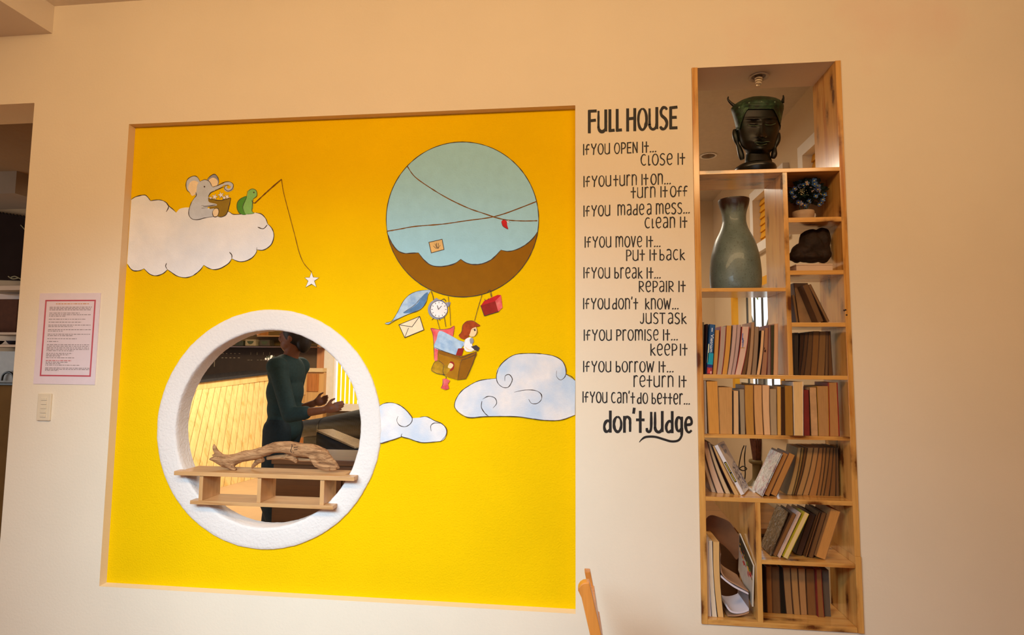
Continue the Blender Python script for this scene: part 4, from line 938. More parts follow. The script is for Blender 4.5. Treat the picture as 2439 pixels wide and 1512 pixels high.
eF = (BB-FB).normalized()*0.0015; quadslab(mb, FB, FB+eF, FT+eF, FT, -th+0.0015, -0.0015)
mcov, nt, b = newmat('blue_white_picture_cover'); v = coords(nt, 'Object'); n1 = ntex(nt, v, 70, 4)
colr = ramp(nt, n1.outputs['Fac'], [(0.35, lin((70, 74, 120))), (0.5, lin((176, 180, 204))), (0.62, lin((226, 222, 218)))]); nt.links.new(colr, b.inputs['Base Color']); b.inputs['Roughness'].default_value = 0.2
mb.build('cover', plain('white_glossy_cover', (224, 220, 222), 0.25, 0.06, 40), wbk)
mb = MB(); ins = (BB-FB).normalized()*0.003; quadslab(mb, FB+ins, BB-ins, BT-ins, FT+ins, -th+0.0017, -0.0017); mb.build('page_block', pages((224, 214, 196)), wbk)
def onc(s, t, d=0.0004): return FB.lerp(BB, s).lerp(FT.lerp(BT, s), t)+nn*d
mb = MB(); mb.add([onc(0.12, 0.08), onc(0.97, 0.02), onc(0.97, 0.62), onc(0.3, 0.5)], [(0, 1, 2, 3)]); mb.build('cover_picture', mcov, wbk, label='blue grey picture on the cover')
DB = plain('deep_violet_print', (58, 50, 84), 0.3, 0.2); LB = plain('sky_blue_print', (120, 160, 206), 0.3, 0.15)
mb = MB()
rr = random.Random(5)
for k in range(26):
    s, t = rr.uniform(0.25, 0.95), rr.uniform(0.03, 0.5); r_ = rr.uniform(0.01, 0.05); mb.add([onc(s, t, 0.0008), onc(min(.99, s+r_*2), t+r_*0.2, 0.0008), onc(min(.99, s+r_*2.2), t+r_, 0.0008), onc(s+r_*0.3, t+r_*0.8, 0.0008)], [(0, 1, 2, 3)], 0)
for k in range(9):
    s, t = rr.uniform(0.3, 0.8), rr.uniform(0.76, 0.95); mb.add([onc(s, t, 0.0008), onc(s+0.12, t, 0.0008), onc(s+0.1, t+0.03, 0.0008), onc(s+0.02, t+0.04, 0.0008)], [(0, 1, 2, 3)], 1)
mb.build('cover_print', [DB, LB], wbk)
# black and yellow strip on its front edge
axis = (FT-FB); fe_ = -Vector((0, 1, 0))*0.0005
def onf(s, t, d=0.0005): return FB+axis*t-nn*th*s-(BB-FB).normalized()*d
mb = MB(); mb.add([onf(0.15, 0.25), onf(0.85, 0.25), onf(0.85, 0.66), onf(0.15, 0.66)], [(0, 1, 2, 3)], 0)
for k in range(14):
    t = 0.27+0.027*k
    if k != 6: mb.add([onf(0.3, t, 0.001), onf(0.7, t, 0.001), onf(0.62, t+0.017, 0.001), onf(0.3, t+0.017, 0.001)], [(0, 1, 2, 3)], 1)
mb.build('title_strip', [plain('black_print', (24, 22, 22), 0.4), plain('yellow_print', (210, 186, 70), 0.4)], wbk, label='black strip with yellow lettering')
# plastic wrap
wrapm, nt, b = newmat('crinkled_plastic_wrap'); v = coords(nt, 'Object', (1, 1, 1)); n1 = ntex(nt, v, 42, 4); n2 = ntex(nt, v, 60, 3)
nt.links.new(ramp(nt, n1.outputs['Fac'], [(0.3, lin((176, 176, 176))), (0.5, lin((224, 220, 214))), (0.62, lin((190, 150, 160))), (0.75, lin((224, 216, 196)))]), b.inputs['Base Color'])
b.inputs['Roughness'].default_value = 0.12; b.inputs['Coat Weight'].default_value = 1; bump(nt, b, n2.outputs['Fac'], 0.8, 0.012); MATS['wrap'] = wrapm
wrapd, nt, b = newmat('dark_plastic_wrap'); v = coords(nt, 'Object', (1, 1, 1)); n1 = ntex(nt, v, 34, 4); n2 = ntex(nt, v, 26, 3)
nt.links.new(ramp(nt, n1.outputs['Fac'], [(0.4, lin((66, 46, 28))), (0.62, lin((112, 96, 72)))]), b.inputs['Base Color'])
b.inputs['Roughness'].default_value = 0.1; b.inputs['Coat Weight'].default_value = 1; bump(nt, b, n2.outputs['Fac'], 1.0, 0.02)
book('thick plastic wrapped pale book leaning by the olive vase', 846, 866, 1368, 1076, 1097, (872, 880), zG, 0.02, (190, 160, 120), (200, 196, 190), cm, spine=True, wrap=wrapm, group=gG)
book('brown paged book just behind the plastic wrapped pale one', 868, 940, 1370, 1092, 1160, 884, zG, 0.03, (170, 116, 62), (110, 70, 40), cm, group=gG)
book('ochre paged book, second behind the plastic wrapped pale one', 945, 1030, 1370, 1166, 1238, 892, zG, 0.03, (180, 124, 66), (96, 60, 34), cm, group=gG)
tp = [620, 700, 762, 832, 962, 1072, 1160, 1230, 1310, 1382, 1432, 1482]; bp = [385, 505, 545, 592, 722, 852, 1022, 1102, 1172, 1285, 1425, 1505]
names = ['beige', 'olive edged', 'dark spined', 'tan', 'light brown', 'orange brown', 'mid brown', 'dull brown', 'brown', 'dusky brown', 'greyish brown']
ords = ['first', 'second', 'third', 'fourth', 'fifth', 'sixth', 'seventh', 'eighth', 'ninth', 'tenth', 'last']
cols = [(176, 138, 86), (150, 112, 58), (110, 72, 38), (168, 124, 74), (172, 124, 74), (164, 112, 62), (146, 100, 56), (136, 94, 52), (126, 84, 46), (120, 80, 44), (112, 78, 48)]
for k in range(11):
    sl = (tp[k]+tp[k+1]-bp[k]-bp[k+1])/2/8.895/580
    book('%s thin paperback, %s of eleven in the sloping row past the olive vase' % (names[k], ords[k]), bp[k]+3, bp[k+1]-3, 1188, tp[k]+3, tp[k+1]-3, 232+3*(k % 3), zG, 0.075, cols[k], mul(cols[k], 0.6) and tuple(int(x*0.6) for x in cols[k]), ci, bend=0.12*sl+0.0002, depth=0.115, group='thin paperbacks in the sloping row')
fl = thing('booklet', 'white booklet lying flat on the shelf in front of the olive vase', 'booklet', (P(1785, 1170, 0.1).x, 0.11, zG))
bx_ = P(*ch((1180, 1150)), 0.12).x
MB().box((bx_+0.000, 0.09, zG+0.0004), (bx_+0.009, 0.19, zG+0.004)).build('page_block', pages((226, 220, 214)), fl); MB().box((bx_-0.0005, 0.089, zG+0.0042), (bx_+0.0095, 0.191, zG+0.0054)).build('cover', cover((222, 222, 224), 0.15), fl)
# --- tall compartment at the lower left
cj = crop(1660, 1180, 4.722); zH = SH['B'][0]; gH = 'tall books in the lowest compartment with the curled magazine'
book('tall white paperback against the left side panel in the lowest compartment', 106, 160, 1352, 85, 126, 470, zH, 0.02, (222, 212, 206), (214, 210, 226), cj, bend=-0.001, depth=0.15, group=gH)
book('tall cream paperback beside the tall white one in the lowest compartment', 166, 224, 1350, 128, 170, 510, zH, 0.02, (226, 206, 178), (224, 212, 196), cj, bend=-0.004, depth=0.15, group=gH)
book('tall thick tan paperback touching the curled magazine', 228, 304, 1354, 173, 256, 522, zH, 0.02, (218, 174, 112), (70, 50, 36), cj, bend=-0.006, depth=0.15, group=gH)
path = spline([cj(p) for p in [(308, 548), (272, 610), (258, 700), (262, 800), (285, 880), (345, 945), (440, 1000), (540, 1055), (620, 1100), (665, 1145), (685, 1200), (670, 1250), (610, 1300), (520, 1335), (430, 1352), (345, 1350)]], False, 4)
path2 = spline([cj(p) for p in [(268, 905), (330, 960), (430, 1030), (540, 1085), (620, 1125), (650, 1165), (650, 1220), (600, 1275), (520, 1310), (440, 1318), (380, 1300), (345, 1260)]], False, 4)
YM0, YM1 = 0.018, 0.165
mag = thing('magazine', 'curled white magazine slumped in the lowest compartment', 'magazine', (P(1740, 1450, 0.09).x, 0.09, zH))
def curl(mb, pth, thick, skew=0.0):
    n = len(pth); inn = []; outp = []
    for i, p in enumerate(pth):
        a, b_ = pth[max(0, i-1)], pth[min(n-1, i+1)]; l = math.hypot(b_[0]-a[0], b_[1]-a[1]) or 1; nx, ny = -(b_[1]-a[1])/l, (b_[0]-a[0])/l
        A_ = P(p[0]+nx*thick/2, p[1]+ny*thick/2, YM0); B_ = P(p[0]-nx*thick/2, p[1]-ny*thick/2, YM0)
        A_.z = max(A_.z, zH+0.001); B_.z = max(B_.z, zH+0.001)
        for q_ in (A_, B_):
            q_.x = min(q_.x, xv2[0]-0.026)
            for rs, _0, _1 in PLACED[gH]: q_.x = max(q_.x, max(r.x for l, r in rs if abs(r.z-q_.z) < 0.05 or True)*0+max([r.x for l, r in rs if abs(r.z-q_.z) < 0.035] or [-9])+0.0012)
        inn.append(A_); outp.append(B_)
    vs = []; fs = []; uv = []
    for i, (a, b_) in enumerate(zip(inn, outp)):
        sx_ = skew*max(0.0, 1-i/n*1.6); vs += [a, b_, Vector((min(b_.x+sx_, xv2[0]-0.026), YM1, b_.z)), Vector((min(a.x+sx_, xv2[0]-0.0265), YM1, a.z))]
    for i in range(n-1):
        for j in range(4): j2 = (j+1) % 4; fs.append((i*4+j, i*4+j2, i*4+4+j2, i*4+4+j)); uv.append([(0, i/n), (1, i/n), (1, (i+1)/n), (0, (i+1)/n)] if j % 2 == 0 else [(0.5, 0.5)]*4)
    fs += [(3, 2, 1, 0), tuple((n-1)*4+j for j in range(4))]; uv += [[(0, 0)]*4]*2
    mb.add(vs, fs, 0, uv)
mb = MB(); curl(mb, path[6:], 3.2, 0.03); mb.build('cover', plain('brown_magazine_cover', (168, 128, 98), 0.4, 0.2, 18), mag, 60)
mb = MB(); curl(mb, path2, 4.0); mb.build('page_block', pages((214, 206, 216)), mag, 60)
# picture magazine standing open against the divider
FT, FB = P(*cj((724, 792)), 0.016), P(*cj((682, 1252)), 0.016); ymb = 0.17
mg2 = thing('magazine', 'glossy magazine with red and yellow picture leaning on the divider', 'magazine', (FB.x, 0.09, zH))
BTp, BBp = P(*cj((600, 345)), ymb), P(*cj((560, 850)), ymb)
FT, FB = Vector((xv2[0]-0.002, 0.016, P(*cj((724, 792)), 0.016).z)), Vector((xv2[0]-0.010, 0.016, P(*cj((682, 1252)), 0.016).z))
BTp = Vector((xv2[0]-0.008, ymb, FT.z+0.075)); BBp = Vector((xv2[0]-0.016, ymb, FB.z+0.08))
nn2 = (FT-FB).cross(BBp-FB).normalized(); nn2 = nn2 if nn2.x < 0 else -nn2
mb = MB(); mb.hexa([FB, BBp, BTp, FT, FB+nn2*0.004, BBp+nn2*0.004, BTp+nn2*0.004, FT+nn2*0.004]); mb.build('page_block', pages((206, 200, 188)), mg2)
def onm(s, t, d=0.0046): return FB.lerp(BBp, s).lerp(FT.lerp(BTp, s), t)+nn2*d
mb = MB(); mb.hexa([onm(0, 0, .0042), onm(1, 0, .0042), onm(1, 1, .0042), onm(0, 1, .0042), onm(0, 0, .005), onm(1, 0, .005), onm(1, 1, .005), onm(0, 1, .005)]); mb.build('cover', plain('pale_magazine_cover', (188, 174, 158), 0.25, 0.1, 20), mg2)
mb = MB(); pal = [plain('print_dark_green', (36, 40, 30), 0.3, 0.2), plain('print_red', (190, 40, 48), 0.3, 0.2), plain('print_orange', (226, 150, 40), 0.3, 0.2), plain('print_green', (90, 110, 50), 0.3, 0.2)]
mb.add([onm(0.02, 0.72, .0054), onm(0.98, 0.66, .0054), onm(0.98, 0.99, .0054), onm(0.02, 0.99, .0054)], [(0, 1, 2, 3)], 0)
for k in range(34):
    s = rr.uniform(0.05, 0.92); t = 0.66+rr.uniform(-0.16, 0.14); r_ = rr.uniform(0.015, 0.045); mi = 1 if t < 0.62 else rr.choice([1, 2, 2, 3])
    mb.add([onm(s, t-r_, .0057+k*2e-5), onm(s+r_*1.6, t, .0057+k*2e-5), onm(s, t+r_, .0057+k*2e-5), onm(s-r_*1.2, t+r_*0.2, .0057+k*2e-5)], [(0, 1, 2, 3)], mi)
mb.build('cover_picture', pal, mg2, label='red and yellow flower picture')
# --- leaning books second compartment from the bottom
ck_ = crop(1800, 1190, 9.381); zI = SH['R4'][0]; gI = 'leaning books in the compartment above the lowest'; In = 'leaning in the compartment above the lowest'
book('dark plastic wrapped book '+In, 334, 356, 1190, 722, 744, (205, 214), zI, 0.04, (96, 70, 46), (80, 62, 44), ck_, spine=True, wrap=wrapd, group=gI)
book('plain brown thick book right behind the dark plastic wrapped one', 358, 476, 1232, 790, 925, 290, zI, 0.035, (126, 84, 46), (90, 58, 34), ck_, group=gI)
book('thin pinkish white booklet '+In, 478, 548, 1240, 940, 1030, 235, zI, 0.022, (214, 176, 146), (206, 176, 160), ck_, group=gI)
book('cream paged book with a yellow cover '+In, 600, 722, 1262, 1075, 1212, 262, zI, 0.016, (224, 192, 132), (186, 166, 36), ck_, group=gI)
book('darkest brown leaning book just behind the one with a yellow cover', 884, 1036, 1170, 1205, 1345, 250, zI, 0.06, (70, 44, 26), (60, 36, 22), ck_, spine=True, group=gI)
book('brown book in the middle '+In, 1052, 1150, 1220, 1362, 1465, 225, zI, 0.045, (116, 76, 40), (100, 62, 30), ck_, spine=True, group=gI)
book('dull brown slim book '+In, 1172, 1280, 1230, 1468, 1592, 232, zI, 0.04, (112, 76, 44), (76, 48, 28), ck_, group=gI)
book('broad orange-tan book, farthest from the divider '+In, 1330, 1568, 1262, 1650, 1925, 190, zI, 0.026, (196, 138, 74), (150, 104, 60), ck_, group=gI)
# --- bottom compartment
cl_ = crop(1800, 1330, 8.31); gJ = 'upright books in the bottom compartment'; Jn = 'in the bottom compartment'
rowJ = [('black slim book nearest the divider '+Jn, 165, 226, 1050, 125, 196, (40, 26, 18), (34, 22, 18)), ('orange-brown book, second from the divider '+Jn, 232, 338, 1052, 204, 312, (146, 96, 50), (104, 66, 36)),
 ('muddy brown book, third from the divider '+Jn, 342, 494, 1052, 316, 462, (112, 78, 48), (92, 60, 36)), ('near black book, fourth from the divider '+Jn, 502, 600, 1060, 468, 530, (34, 26, 18), (30, 24, 18)),
 ('tan book in a dark cover, fifth from the divider '+Jn, 606, 742, 1080, 535, 684, (152, 110, 68), (60, 32, 22)), ('light tan book, sixth from the divider '+Jn, 758, 886, 1112, 692, 822, (168, 122, 72), (120, 84, 50)),
 ('light brown book, seventh from the divider '+Jn, 892, 1022, 1114, 836, 978, (170, 122, 76), (110, 72, 42)), ('broad brown book, eighth from the divider '+Jn, 1036, 1202, 1122, 996, 1156, (128, 84, 46), (110, 72, 42)),
 ('brown book with a red foot, ninth from the divider '+Jn, 1212, 1362, 1165, 1172, 1300, (138, 90, 48), (128, 40, 36)), ('grey book, last in the row '+Jn, 1370, 1490, 1150, 1306, 1442, (96, 80, 66), (90, 80, 72))]
for lab, b0, b1, yb, t0, t1, pg, cv in rowJ:
    hit = PZ(*cl_(((b0+b1)/2, yb)), zH); Y = max(0.02, min(0.085, hit.y)); sl = (t0+t1-b0-b1)/2/8.31/580
    dj = YC1-0.004-Y if YC1-0.004-Y < 0.12 else 0.12
    top_px = 150
    book(lab, b0, b1, yb, t0, t1, top_px+0.06*t0, zH, Y, pg, cv, cl_, bend=-0.1*abs(sl)+0.0002, depth=dj, group=gJ)
#PART5

# ================================================================== ornaments in the bookcase
def plathe(c, cx, rows, Y, zbase=None, seg=40):
    """turn silhouette rows (y, half width) in crop pixels round the vertical through cx"""
    pr = []
    for y, hw in rows:
        a, b = P(*c((cx-hw, y)), Y), P(*c((cx+hw, y)), Y); pr.append(((b.x-a.x)/2, (a.z+b.z)/2))
    x = (P(*c((cx-10, rows[-1][0])), Y).x+P(*c((cx+10, rows[-1][0])), Y).x)/2
    if zbase is not None:
        dz = zbase-min(z for _, z in pr); pr = [(r, z+dz) for r, z in pr]
    return x, pr
def vspline(pr, n=4): return spline(pr, False, n)
# grey glazed vase
cv_ = crop(1650, 420, 5.4); zV = SH['L1'][0]
x, pr = plathe(cv_, 552, [(258, 198), (280, 196), (330, 184), (380, 168), (440, 154), (500, 150), (560, 154), (650, 182), (780, 248), (900, 284), (1000, 306), (1150, 322), (1250, 325), (1340, 322), (1405, 313), (1428, 302)], 0.108, zV+0.0005)
vas = thing('vase', 'tall grey-green crackle glazed vase with dark brown rim on pine shelf', 'vase', (x, 0.108, zV))
glz, nt, b = newmat('grey_green_crackle_glaze'); v = coords(nt); n1 = ntex(nt, v, 14, 4); vo = node(nt, 'ShaderNodeTexVoronoi', feature='DISTANCE_TO_EDGE'); vo.inputs['Scale'].default_value = 150; nt.links.new(v, vo.inputs['Vector'])
col = ramp(nt, n1.outputs['Fac'], [(0.3, lin((84, 98, 92))), (0.7, lin((106, 120, 114)))]); n3 = ntex(nt, v, 150, 3)
col = mixc(nt, ramp(nt, n3.outputs['Fac'], [(0.55, (0, 0, 0)), (0.72, (0.6,)*3)]), col, lin((62, 62, 50)))
sx = node(nt, 'ShaderNodeSeparateXYZ'); nt.links.new(v, sx.inputs[0]); n4 = ntex(nt, coords(nt, 'Object', (60, 60, 12)), 1.0, 3)
ad = node(nt, 'ShaderNodeMath', operation='MULTIPLY_ADD'); nt.links.new(n4.outputs['Fac'], ad.inputs[0]); ad.inputs[1].default_value = 0.055; nt.links.new(sx.outputs['Z'], ad.inputs[2])
ht = max(z for _, z in pr)-zV
col = mixc(nt, ramp(nt, ad.outputs[0], [(max(0.01, ht-0.032), (0, 0, 0)), (ht-0.006, (0.9,)*3), (ht+0.004, (1, 1, 1))]), col, lin((44, 26, 22)))
nt.links.new(col, b.inputs['Base Color']); b.inputs['Roughness'].default_value = 0.42; b.inputs['Coat Weight'].default_value = 0.15; bump(nt, b, vo.outputs['Distance'], 0.25, 0.001)
pp = vspline(pr); top_r, top_z = pp[0]
inner = [(pp[12][0]-0.006, pp[12][1]), (top_r-0.008, top_z-0.002), (top_r-0.004, top_z+0.001)]
mb = MB(); mb.lathe((x, 0.108, 0), inner+pp, 56, 0, True); mb.build('body', glz, vas, 50)
# bronze head
bronze, nt, b = newmat('dark_bronze'); v = coords(nt); n1 = ntex(nt, v, 20, 5)
nt.links.new(ramp(nt, n1.outputs['Fac'], [(0.35, lin((26, 18, 12))), (0.6, lin((24, 26, 18))), (0.8, lin((30, 50, 36)))]), b.inputs['Base Color']); b.inputs['Metallic'].default_value = 0.35; b.inputs['Roughness'].default_value = 0.42; bump(nt, b, n1.outputs['Fac'], 0.3, 0.002)
patina, nt, b = newmat('green_patina_bronze'); v = coords(nt); n1 = ntex(nt, v, 45, 5)
nt.links.new(ramp(nt, n1.outputs['Fac'], [(0.35, lin((20, 28, 18))), (0.55, lin((32, 60, 36))), (0.78, lin((78, 108, 72)))]), b.inputs['Base Color']); b.inputs['Metallic'].default_value = 0.2; b.inputs['Roughness'].default_value = 0.5; bump(nt, b, n1.outputs['Fac'], 0.6, 0.003)
cb2 = crop(1700, 180, 6.575); zS = SH['S1'][0]; YH = 0.068
hw_rows = [(326, 620, 860), (345, 550, 960), (375, 462, 1028), (420, 380, 1070), (470, 312, 1088), (520, 275, 1092), (565, 282, 1080), (640, 306, 1064), (720, 328, 1050), (800, 348, 1036), (880, 362, 1026), (960, 376, 1010), (1040, 398, 990), (1100, 424, 968), (1150, 462, 940), (1190, 500, 900), (1225, 505, 880), (1330, 490, 915), (1385, 486, 918)]
base_pt = P(*cb2((700, 1440)), YH); dzh = 0.0
bust = thing('head_statue', 'dark green bronze head statue with horned crown on the top shelf', 'statue', (base_pt.x, YH, zS))
def hrow(y):
    for (a, b_) in zip(hw_rows, hw_rows[1:]):
        if a[0] <= y <= b_[0]: t = (y-a[0])/(b_[0]-a[0]); return a[1]+(b_[1]-a[1])*t, a[2]+(b_[2]-a[2])*t
    return hw_rows[-1][1:]
def g2(x, y, cx, cy, sx_, sy_): return math.exp(-((x-cx)/sx_)**2-((y-cy)/sy_)**2)
def hpt(cxp, y, Yv): q = P(*cb2((cxp, y)), Yv); return Vector((q.x, q.y, q.z+dzh))
def head_mesh(grow=0.0, y0=326, y1=1385, ny=90, nth=96, feat=True):
    vs = []; m_ = 6.575*548
    for i in range(ny+1):
        y = y0+(y1-y0)*i/ny; l, r = hrow(y); cx = (l+r)/2; hw = (r-l)/2/m_; c = P(*cb2((cx, y)), YH); dep = hw*0.93 if y < 1200 else hw*0.9
        dep = min(dep, 0.078)
        for k in range(nth):
            th = 2*math.pi*k/nth; ct, st = math.cos(th), math.sin(th)
            ex = 2/2.1; X = math.copysign(abs(ct)**ex, ct)*(hw+grow); Yd = math.copysign(abs(st)**ex, st)*(dep+grow)
            d = 0
            if feat and st < -0.05:
                px_ = cx+X*m_; w = min(1, -st*2.2); q_ = px_-755
                ny_ = (y-690)/270
                if 0 <= ny_ <= 1.02: d += (0.006+0.016*ny_**1.5)*math.exp(-(q_/(26+26*ny_**3))**2)
                d += 0.012*g2(q_, y, 0, 945, 60, 26)
                for sgn, ey, exx in ((-1, 752, -128), (1, 742, 128)):
                    d += 0.0045*g2(q_, y, exx, ey, 70, 30)-0.008*g2(q_, y, exx, ey+27, 80, 7)+0.006*g2(q_, y, exx, ey+38, 76, 7)-0.006*g2(q_, y, exx, ey-45, 80, 16)+0.005*g2(q_, y, exx, ey-80, 95, 14)
                d += 0.008*g2(q_, y, 0, 1034, 95, 13)+0.008*g2(q_, y, 0, 1076, 75, 14)-0.006*g2(q_, y, 0, 1054, 100, 6)+0.005*g2(q_, y, -112, 1050, 14, 14)+0.004*g2(q_, y, 112, 1045, 14, 14)
                d += 0.010*g2(q_, y, 0, 1150, 80, 36)+0.004*g2(q_, y, -150, 930, 80, 90)+0.004*g2(q_, y, 150, 920, 80, 90)
                if y > 1195: d = -0.008*min(1, (y-1195)/25)
                d *= w
            vs.append(hpt(cx+X*m_, y, YH+Yd-d))
    fs = [(i*nth+k, i*nth+(k+1) % nth, (i+1)*nth+(k+1) % nth, (i+1)*nth+k) for i in range(ny) for k in range(nth)]
    fs += [tuple(range(nth)), tuple(ny*nth+k for k in range(nth))]
    return vs, fs
mb = MB(); vs, fs = head_mesh(); mb.add(vs, fs); hdo = mb.build('head', bronze, bust, 60)
mb = MB(); ny, nth = 44, 96; vs = []
m_ = 6.575*548
for i in range(ny+1):
    for k in range(nth):
        th = 2*math.pi*k/nth; front = max(0, -math.sin(th)); sidew = math.cos(th)
        ybot = 520+(1-front**0.7)*330 if front > 0 else 850
        ybot = 520+330*min(1, max(0, (abs(sidew+(-0.12))-0.45)/0.5))**1.2 if front > 0 else 850
        y = 326+(ybot-326)*i/ny; l, r = hrow(y); cx = (l+r)/2; hw = (r-l)/2/m_; dep = min(hw*0.93, 0.078)
        g = 0.004+0.003*(1 if y > ybot-24 else 0)+(0.0025 if (440 < y < 475) else 0); ex = 2/2.1
        vs.append(hpt(cx+math.copysign(abs(sidew)**ex, sidew)*(hw+g*0.5)*m_, y, YH+math.copysign(abs(math.sin(th))**ex, math.sin(th))*(dep+g)))
fs = [(i*nth+k, i*nth+(k+1) % nth, (i+1)*nth+(k+1) % nth, (i+1)*nth+k) for i in range(ny) for k in range(nth)]; mb.add(vs, fs)
topc = P(*cb2((735, 318)), YH); mb.add([Vector((topc.x, YH, topc.z+dzh))]+vs[:nth], [(0, 1+k, 1+(k+1) % nth) for k in range(nth)])
cr = mb.build('crown', patina, bust, 60)
dgb = bpy.context.evaluated_depsgraph_get(); offb = shift_of(bust)
def onbust(o, p, lift=0.0):
    d = ray(*cb2(p)).normalized(); ok, loc, nrm, _ = o.evaluated_get(dgb).ray_cast(CAMLOC-Vector((0, 0, dzh))*0-offb, d); return loc+offb-d*lift if ok else None
mb = MB()
for a, b_ in ((400, 500), (555, 430), (750, 412), (955, 418)):
    q_ = onbust(cr, (a, b_))
    if q_: mb.blob(q_, 0.0042, 0.0042, 0.0042, 0, 8, 6)
PALEP = plain('pale_green_metal', (84, 104, 80), 0.5)
mb.build('crown_bead', PALEP, cr)
mb = MB()
for ln, r_ in (([(540, 772), (585, 784), (640, 786), (708, 776)], 0.0012), ([(803, 765), (860, 774), (920, 768), (968, 748)], 0.0012), ([(705, 966), (735, 978), (760, 990), (790, 974), (826, 958)], 0.0015), ([(640, 1050), (700, 1040), (760, 1046), (820, 1036), (872, 1034)], 0.0014), ([(665, 1066), (720, 1090), (770, 1086), (830, 1066)], 0.0013)):
    pts = [onbust(hdo, p) for p in spline(ln, False, 5)]; pts = [p for p in pts if p]
    if len(pts) > 2: mb.tube(pts, r_, 6)
mb.build('pale_green_line', PALEP, hdo)  # pale green lines along eyelids, nostrils and lips
for pts in ([(318, 470), (285, 445), (240, 400), (222, 365), (230, 330)], [(1078, 420), (1085, 380), (1092, 345), (1088, 308)]):
    mb = MB(); pts = spline(pts, False, 4); mb.tube([P(*cb2(p), YH-0.012)+Vector((0, 0, dzh)) for p in pts], [0.0075-0.0052*i/(len(pts)-1) for i in range(len(pts))], 8); mb.build('horn', bronze, bust, 60)
for pts, yy in (([(325, 845), (335, 930), (362, 1040), (400, 1140), (430, 1250), (445, 1315)], YH-0.01), ([(1015, 900), (1000, 1000), (965, 1100), (950, 1180), (945, 1240), (930, 1290)], YH-0.012)):
    mb = MB(); pts = spline(pts, False, 4); n = len(pts)
    mb.tube([P(*cb2(p), yy)+Vector((0, 0, dzh)) for p in pts], [0.006+0.006*math.sin(math.pi*min(1, i/n*2.2)) if i < n*0.45 else 0.0065+0.0055*math.sin(math.pi*(i/n-0.45)/0.56) for i in range(n)], 10); mb.build('ear', bronze, bust, 60)
x, pr = plathe(cb2, 710, [(1322, 210), (1345, 270), (1375, 316), (1410, 330), (1440, 322), (1452, 310)], YH-0.05)
pr = [(r, z) for r, z in pr if z > zS+0.012]+[(pr[-1][0], zS+0.006), (pr[-1][0]*0.97, zS+0.0004)]
mb = MB(); mb.lathe((x, YH, 0), pr, 48); mb.build('base', plain('black_lacquer', (18, 20, 18), 0.3), bust, 50)
# flower pot
cp_ = crop(1870, 400, 5.813); zP = SH['R1'][0]; YP2 = 0.085
x, pr = plathe(cp_, 252, [(532, 146), (545, 150), (596, 144), (602, 138), (660, 126), (684, 120)], YP2, zP+0.0004)
pot = thing('flower_pot', 'small beige pot with blue and white artificial flowers in the narrow compartment', 'flower pot', (x, YP2, zP))
mb = MB(); mb.lathe((x, YP2, 0), [(pr[0][0]-0.004, pr[0][1]-0.01)]+pr, 32); mb.build('pot', plain('beige_pot', (186, 156, 124), 0.6, 0.1), pot, 50)
FC = P(*cp_((315, 345)), YP2); rr = random.Random(11); lf = MB()
def leafq(mb, c, d, up, l, w, mi=0):
    d = d.normalized(); s_ = d.cross(up); s_ = s_.normalized() if s_.length > 1e-4 else Vector((1, 0, 0))
    mb.add([c, c+d*l*0.5+s_*w, c+d*l, c+d*l*0.5-s_*w, c+d*l*0.5+Vector((0, 0, 0.001))], [(0, 1, 4), (1, 2, 4), (2, 3, 4), (3, 0, 4)], mi)
for k in range(700):
    th, ph = rr.uniform(0, 6.28), rr.uniform(0.2, 2.3); d = Vector((math.sin(ph)*math.cos(th), math.sin(ph)*math.sin(th), math.cos(ph))); c = FC+Vector((d.x*0.066, d.y*0.05, d.z*0.052))*rr.uniform(0.1, 0.95); leafq(lf, c, d+Vector((0, 0, rr.uniform(-.5, .5))), Vector((rr.random(), rr.random(), 1)), rr.uniform(0.016, 0.028), rr.uniform(0.006, 0.010))
zt = pr[0][1]
for k in range(9): lf.tube([(x+rr.uniform(-.012, .012), YP2, zt-0.008), tuple(FC+Vector((rr.uniform(-.04, .04), rr.uniform(-.03, .03), rr.uniform(-.01, .03))))], 0.0016, 5)
for v_ in lf.v: v_.x = min(max(v_.x, xv1[1]+0.002), XR0-0.004); v_.z = min(v_.z, SH['S1'][1]-0.004); v_.y = min(v_.y, YC1-0.016)
lf.build('foliage', plain('dark_blue_green_leaf', (28, 48, 44), 0.5, 0.3), pot)
fcols = [plain('blue_petal', (36, 70, 120), 0.5, 0.2), plain('pale_petal', (150, 126, 120), 0.5, 0.1), plain('deep_blue_petal', (36, 50, 96), 0.5, 0.2), plain('yellow_flower_eye', (190, 170, 60), 0.5)]
for a, b_, mi, r_ in ((300, 215, 1, 0.012), (365, 300, 1, 0.014), (490, 355, 1, 0.015), (405, 225, 0, 0.015), (445, 250, 0, 0.014), (215, 490, 1, 0.012), (180, 480, 2, 0.013), (120, 400, 2, 0.013), (130, 290, 2, 0.012), (520, 440, 0, 0.012), (330, 460, 0, 0.011), (250, 245, 0, 0.012), (470, 510, 0, 0.01), (400, 180, 0, 0.014), (350, 200, 2, 0.013), (450, 300, 2, 0.014), (540, 370, 0, 0.013), (90, 340, 0, 0.012), (270, 520, 2, 0.012), (200, 250, 2, 0.012), (500, 480, 2, 0.012), (420, 390, 0, 0.012)):
    c = P(*cp_((a, b_)), YP2-0.05+rr.uniform(-.01, .02)); mb = MB()
    for j in range(6): t = j*math.pi/3+rr.random(); leafq(mb, c, Vector((math.cos(t), -0.35, math.sin(t))), Vector((0, 1, 0)), r_, r_*0.38, mi if mi != 1 or j % 3 else 0)
    mb.blob(c+Vector((0, -0.002, 0)), 0.003, 0.003, 0.003, 3, 6, 4)
    for v_ in mb.v: v_.x = max(v_.x, xv1[1]+0.002)
    mb.build('flower', fcols, pot)
mb = MB(); q_ = P(*cp_((240, 320)), YP2-0.052)
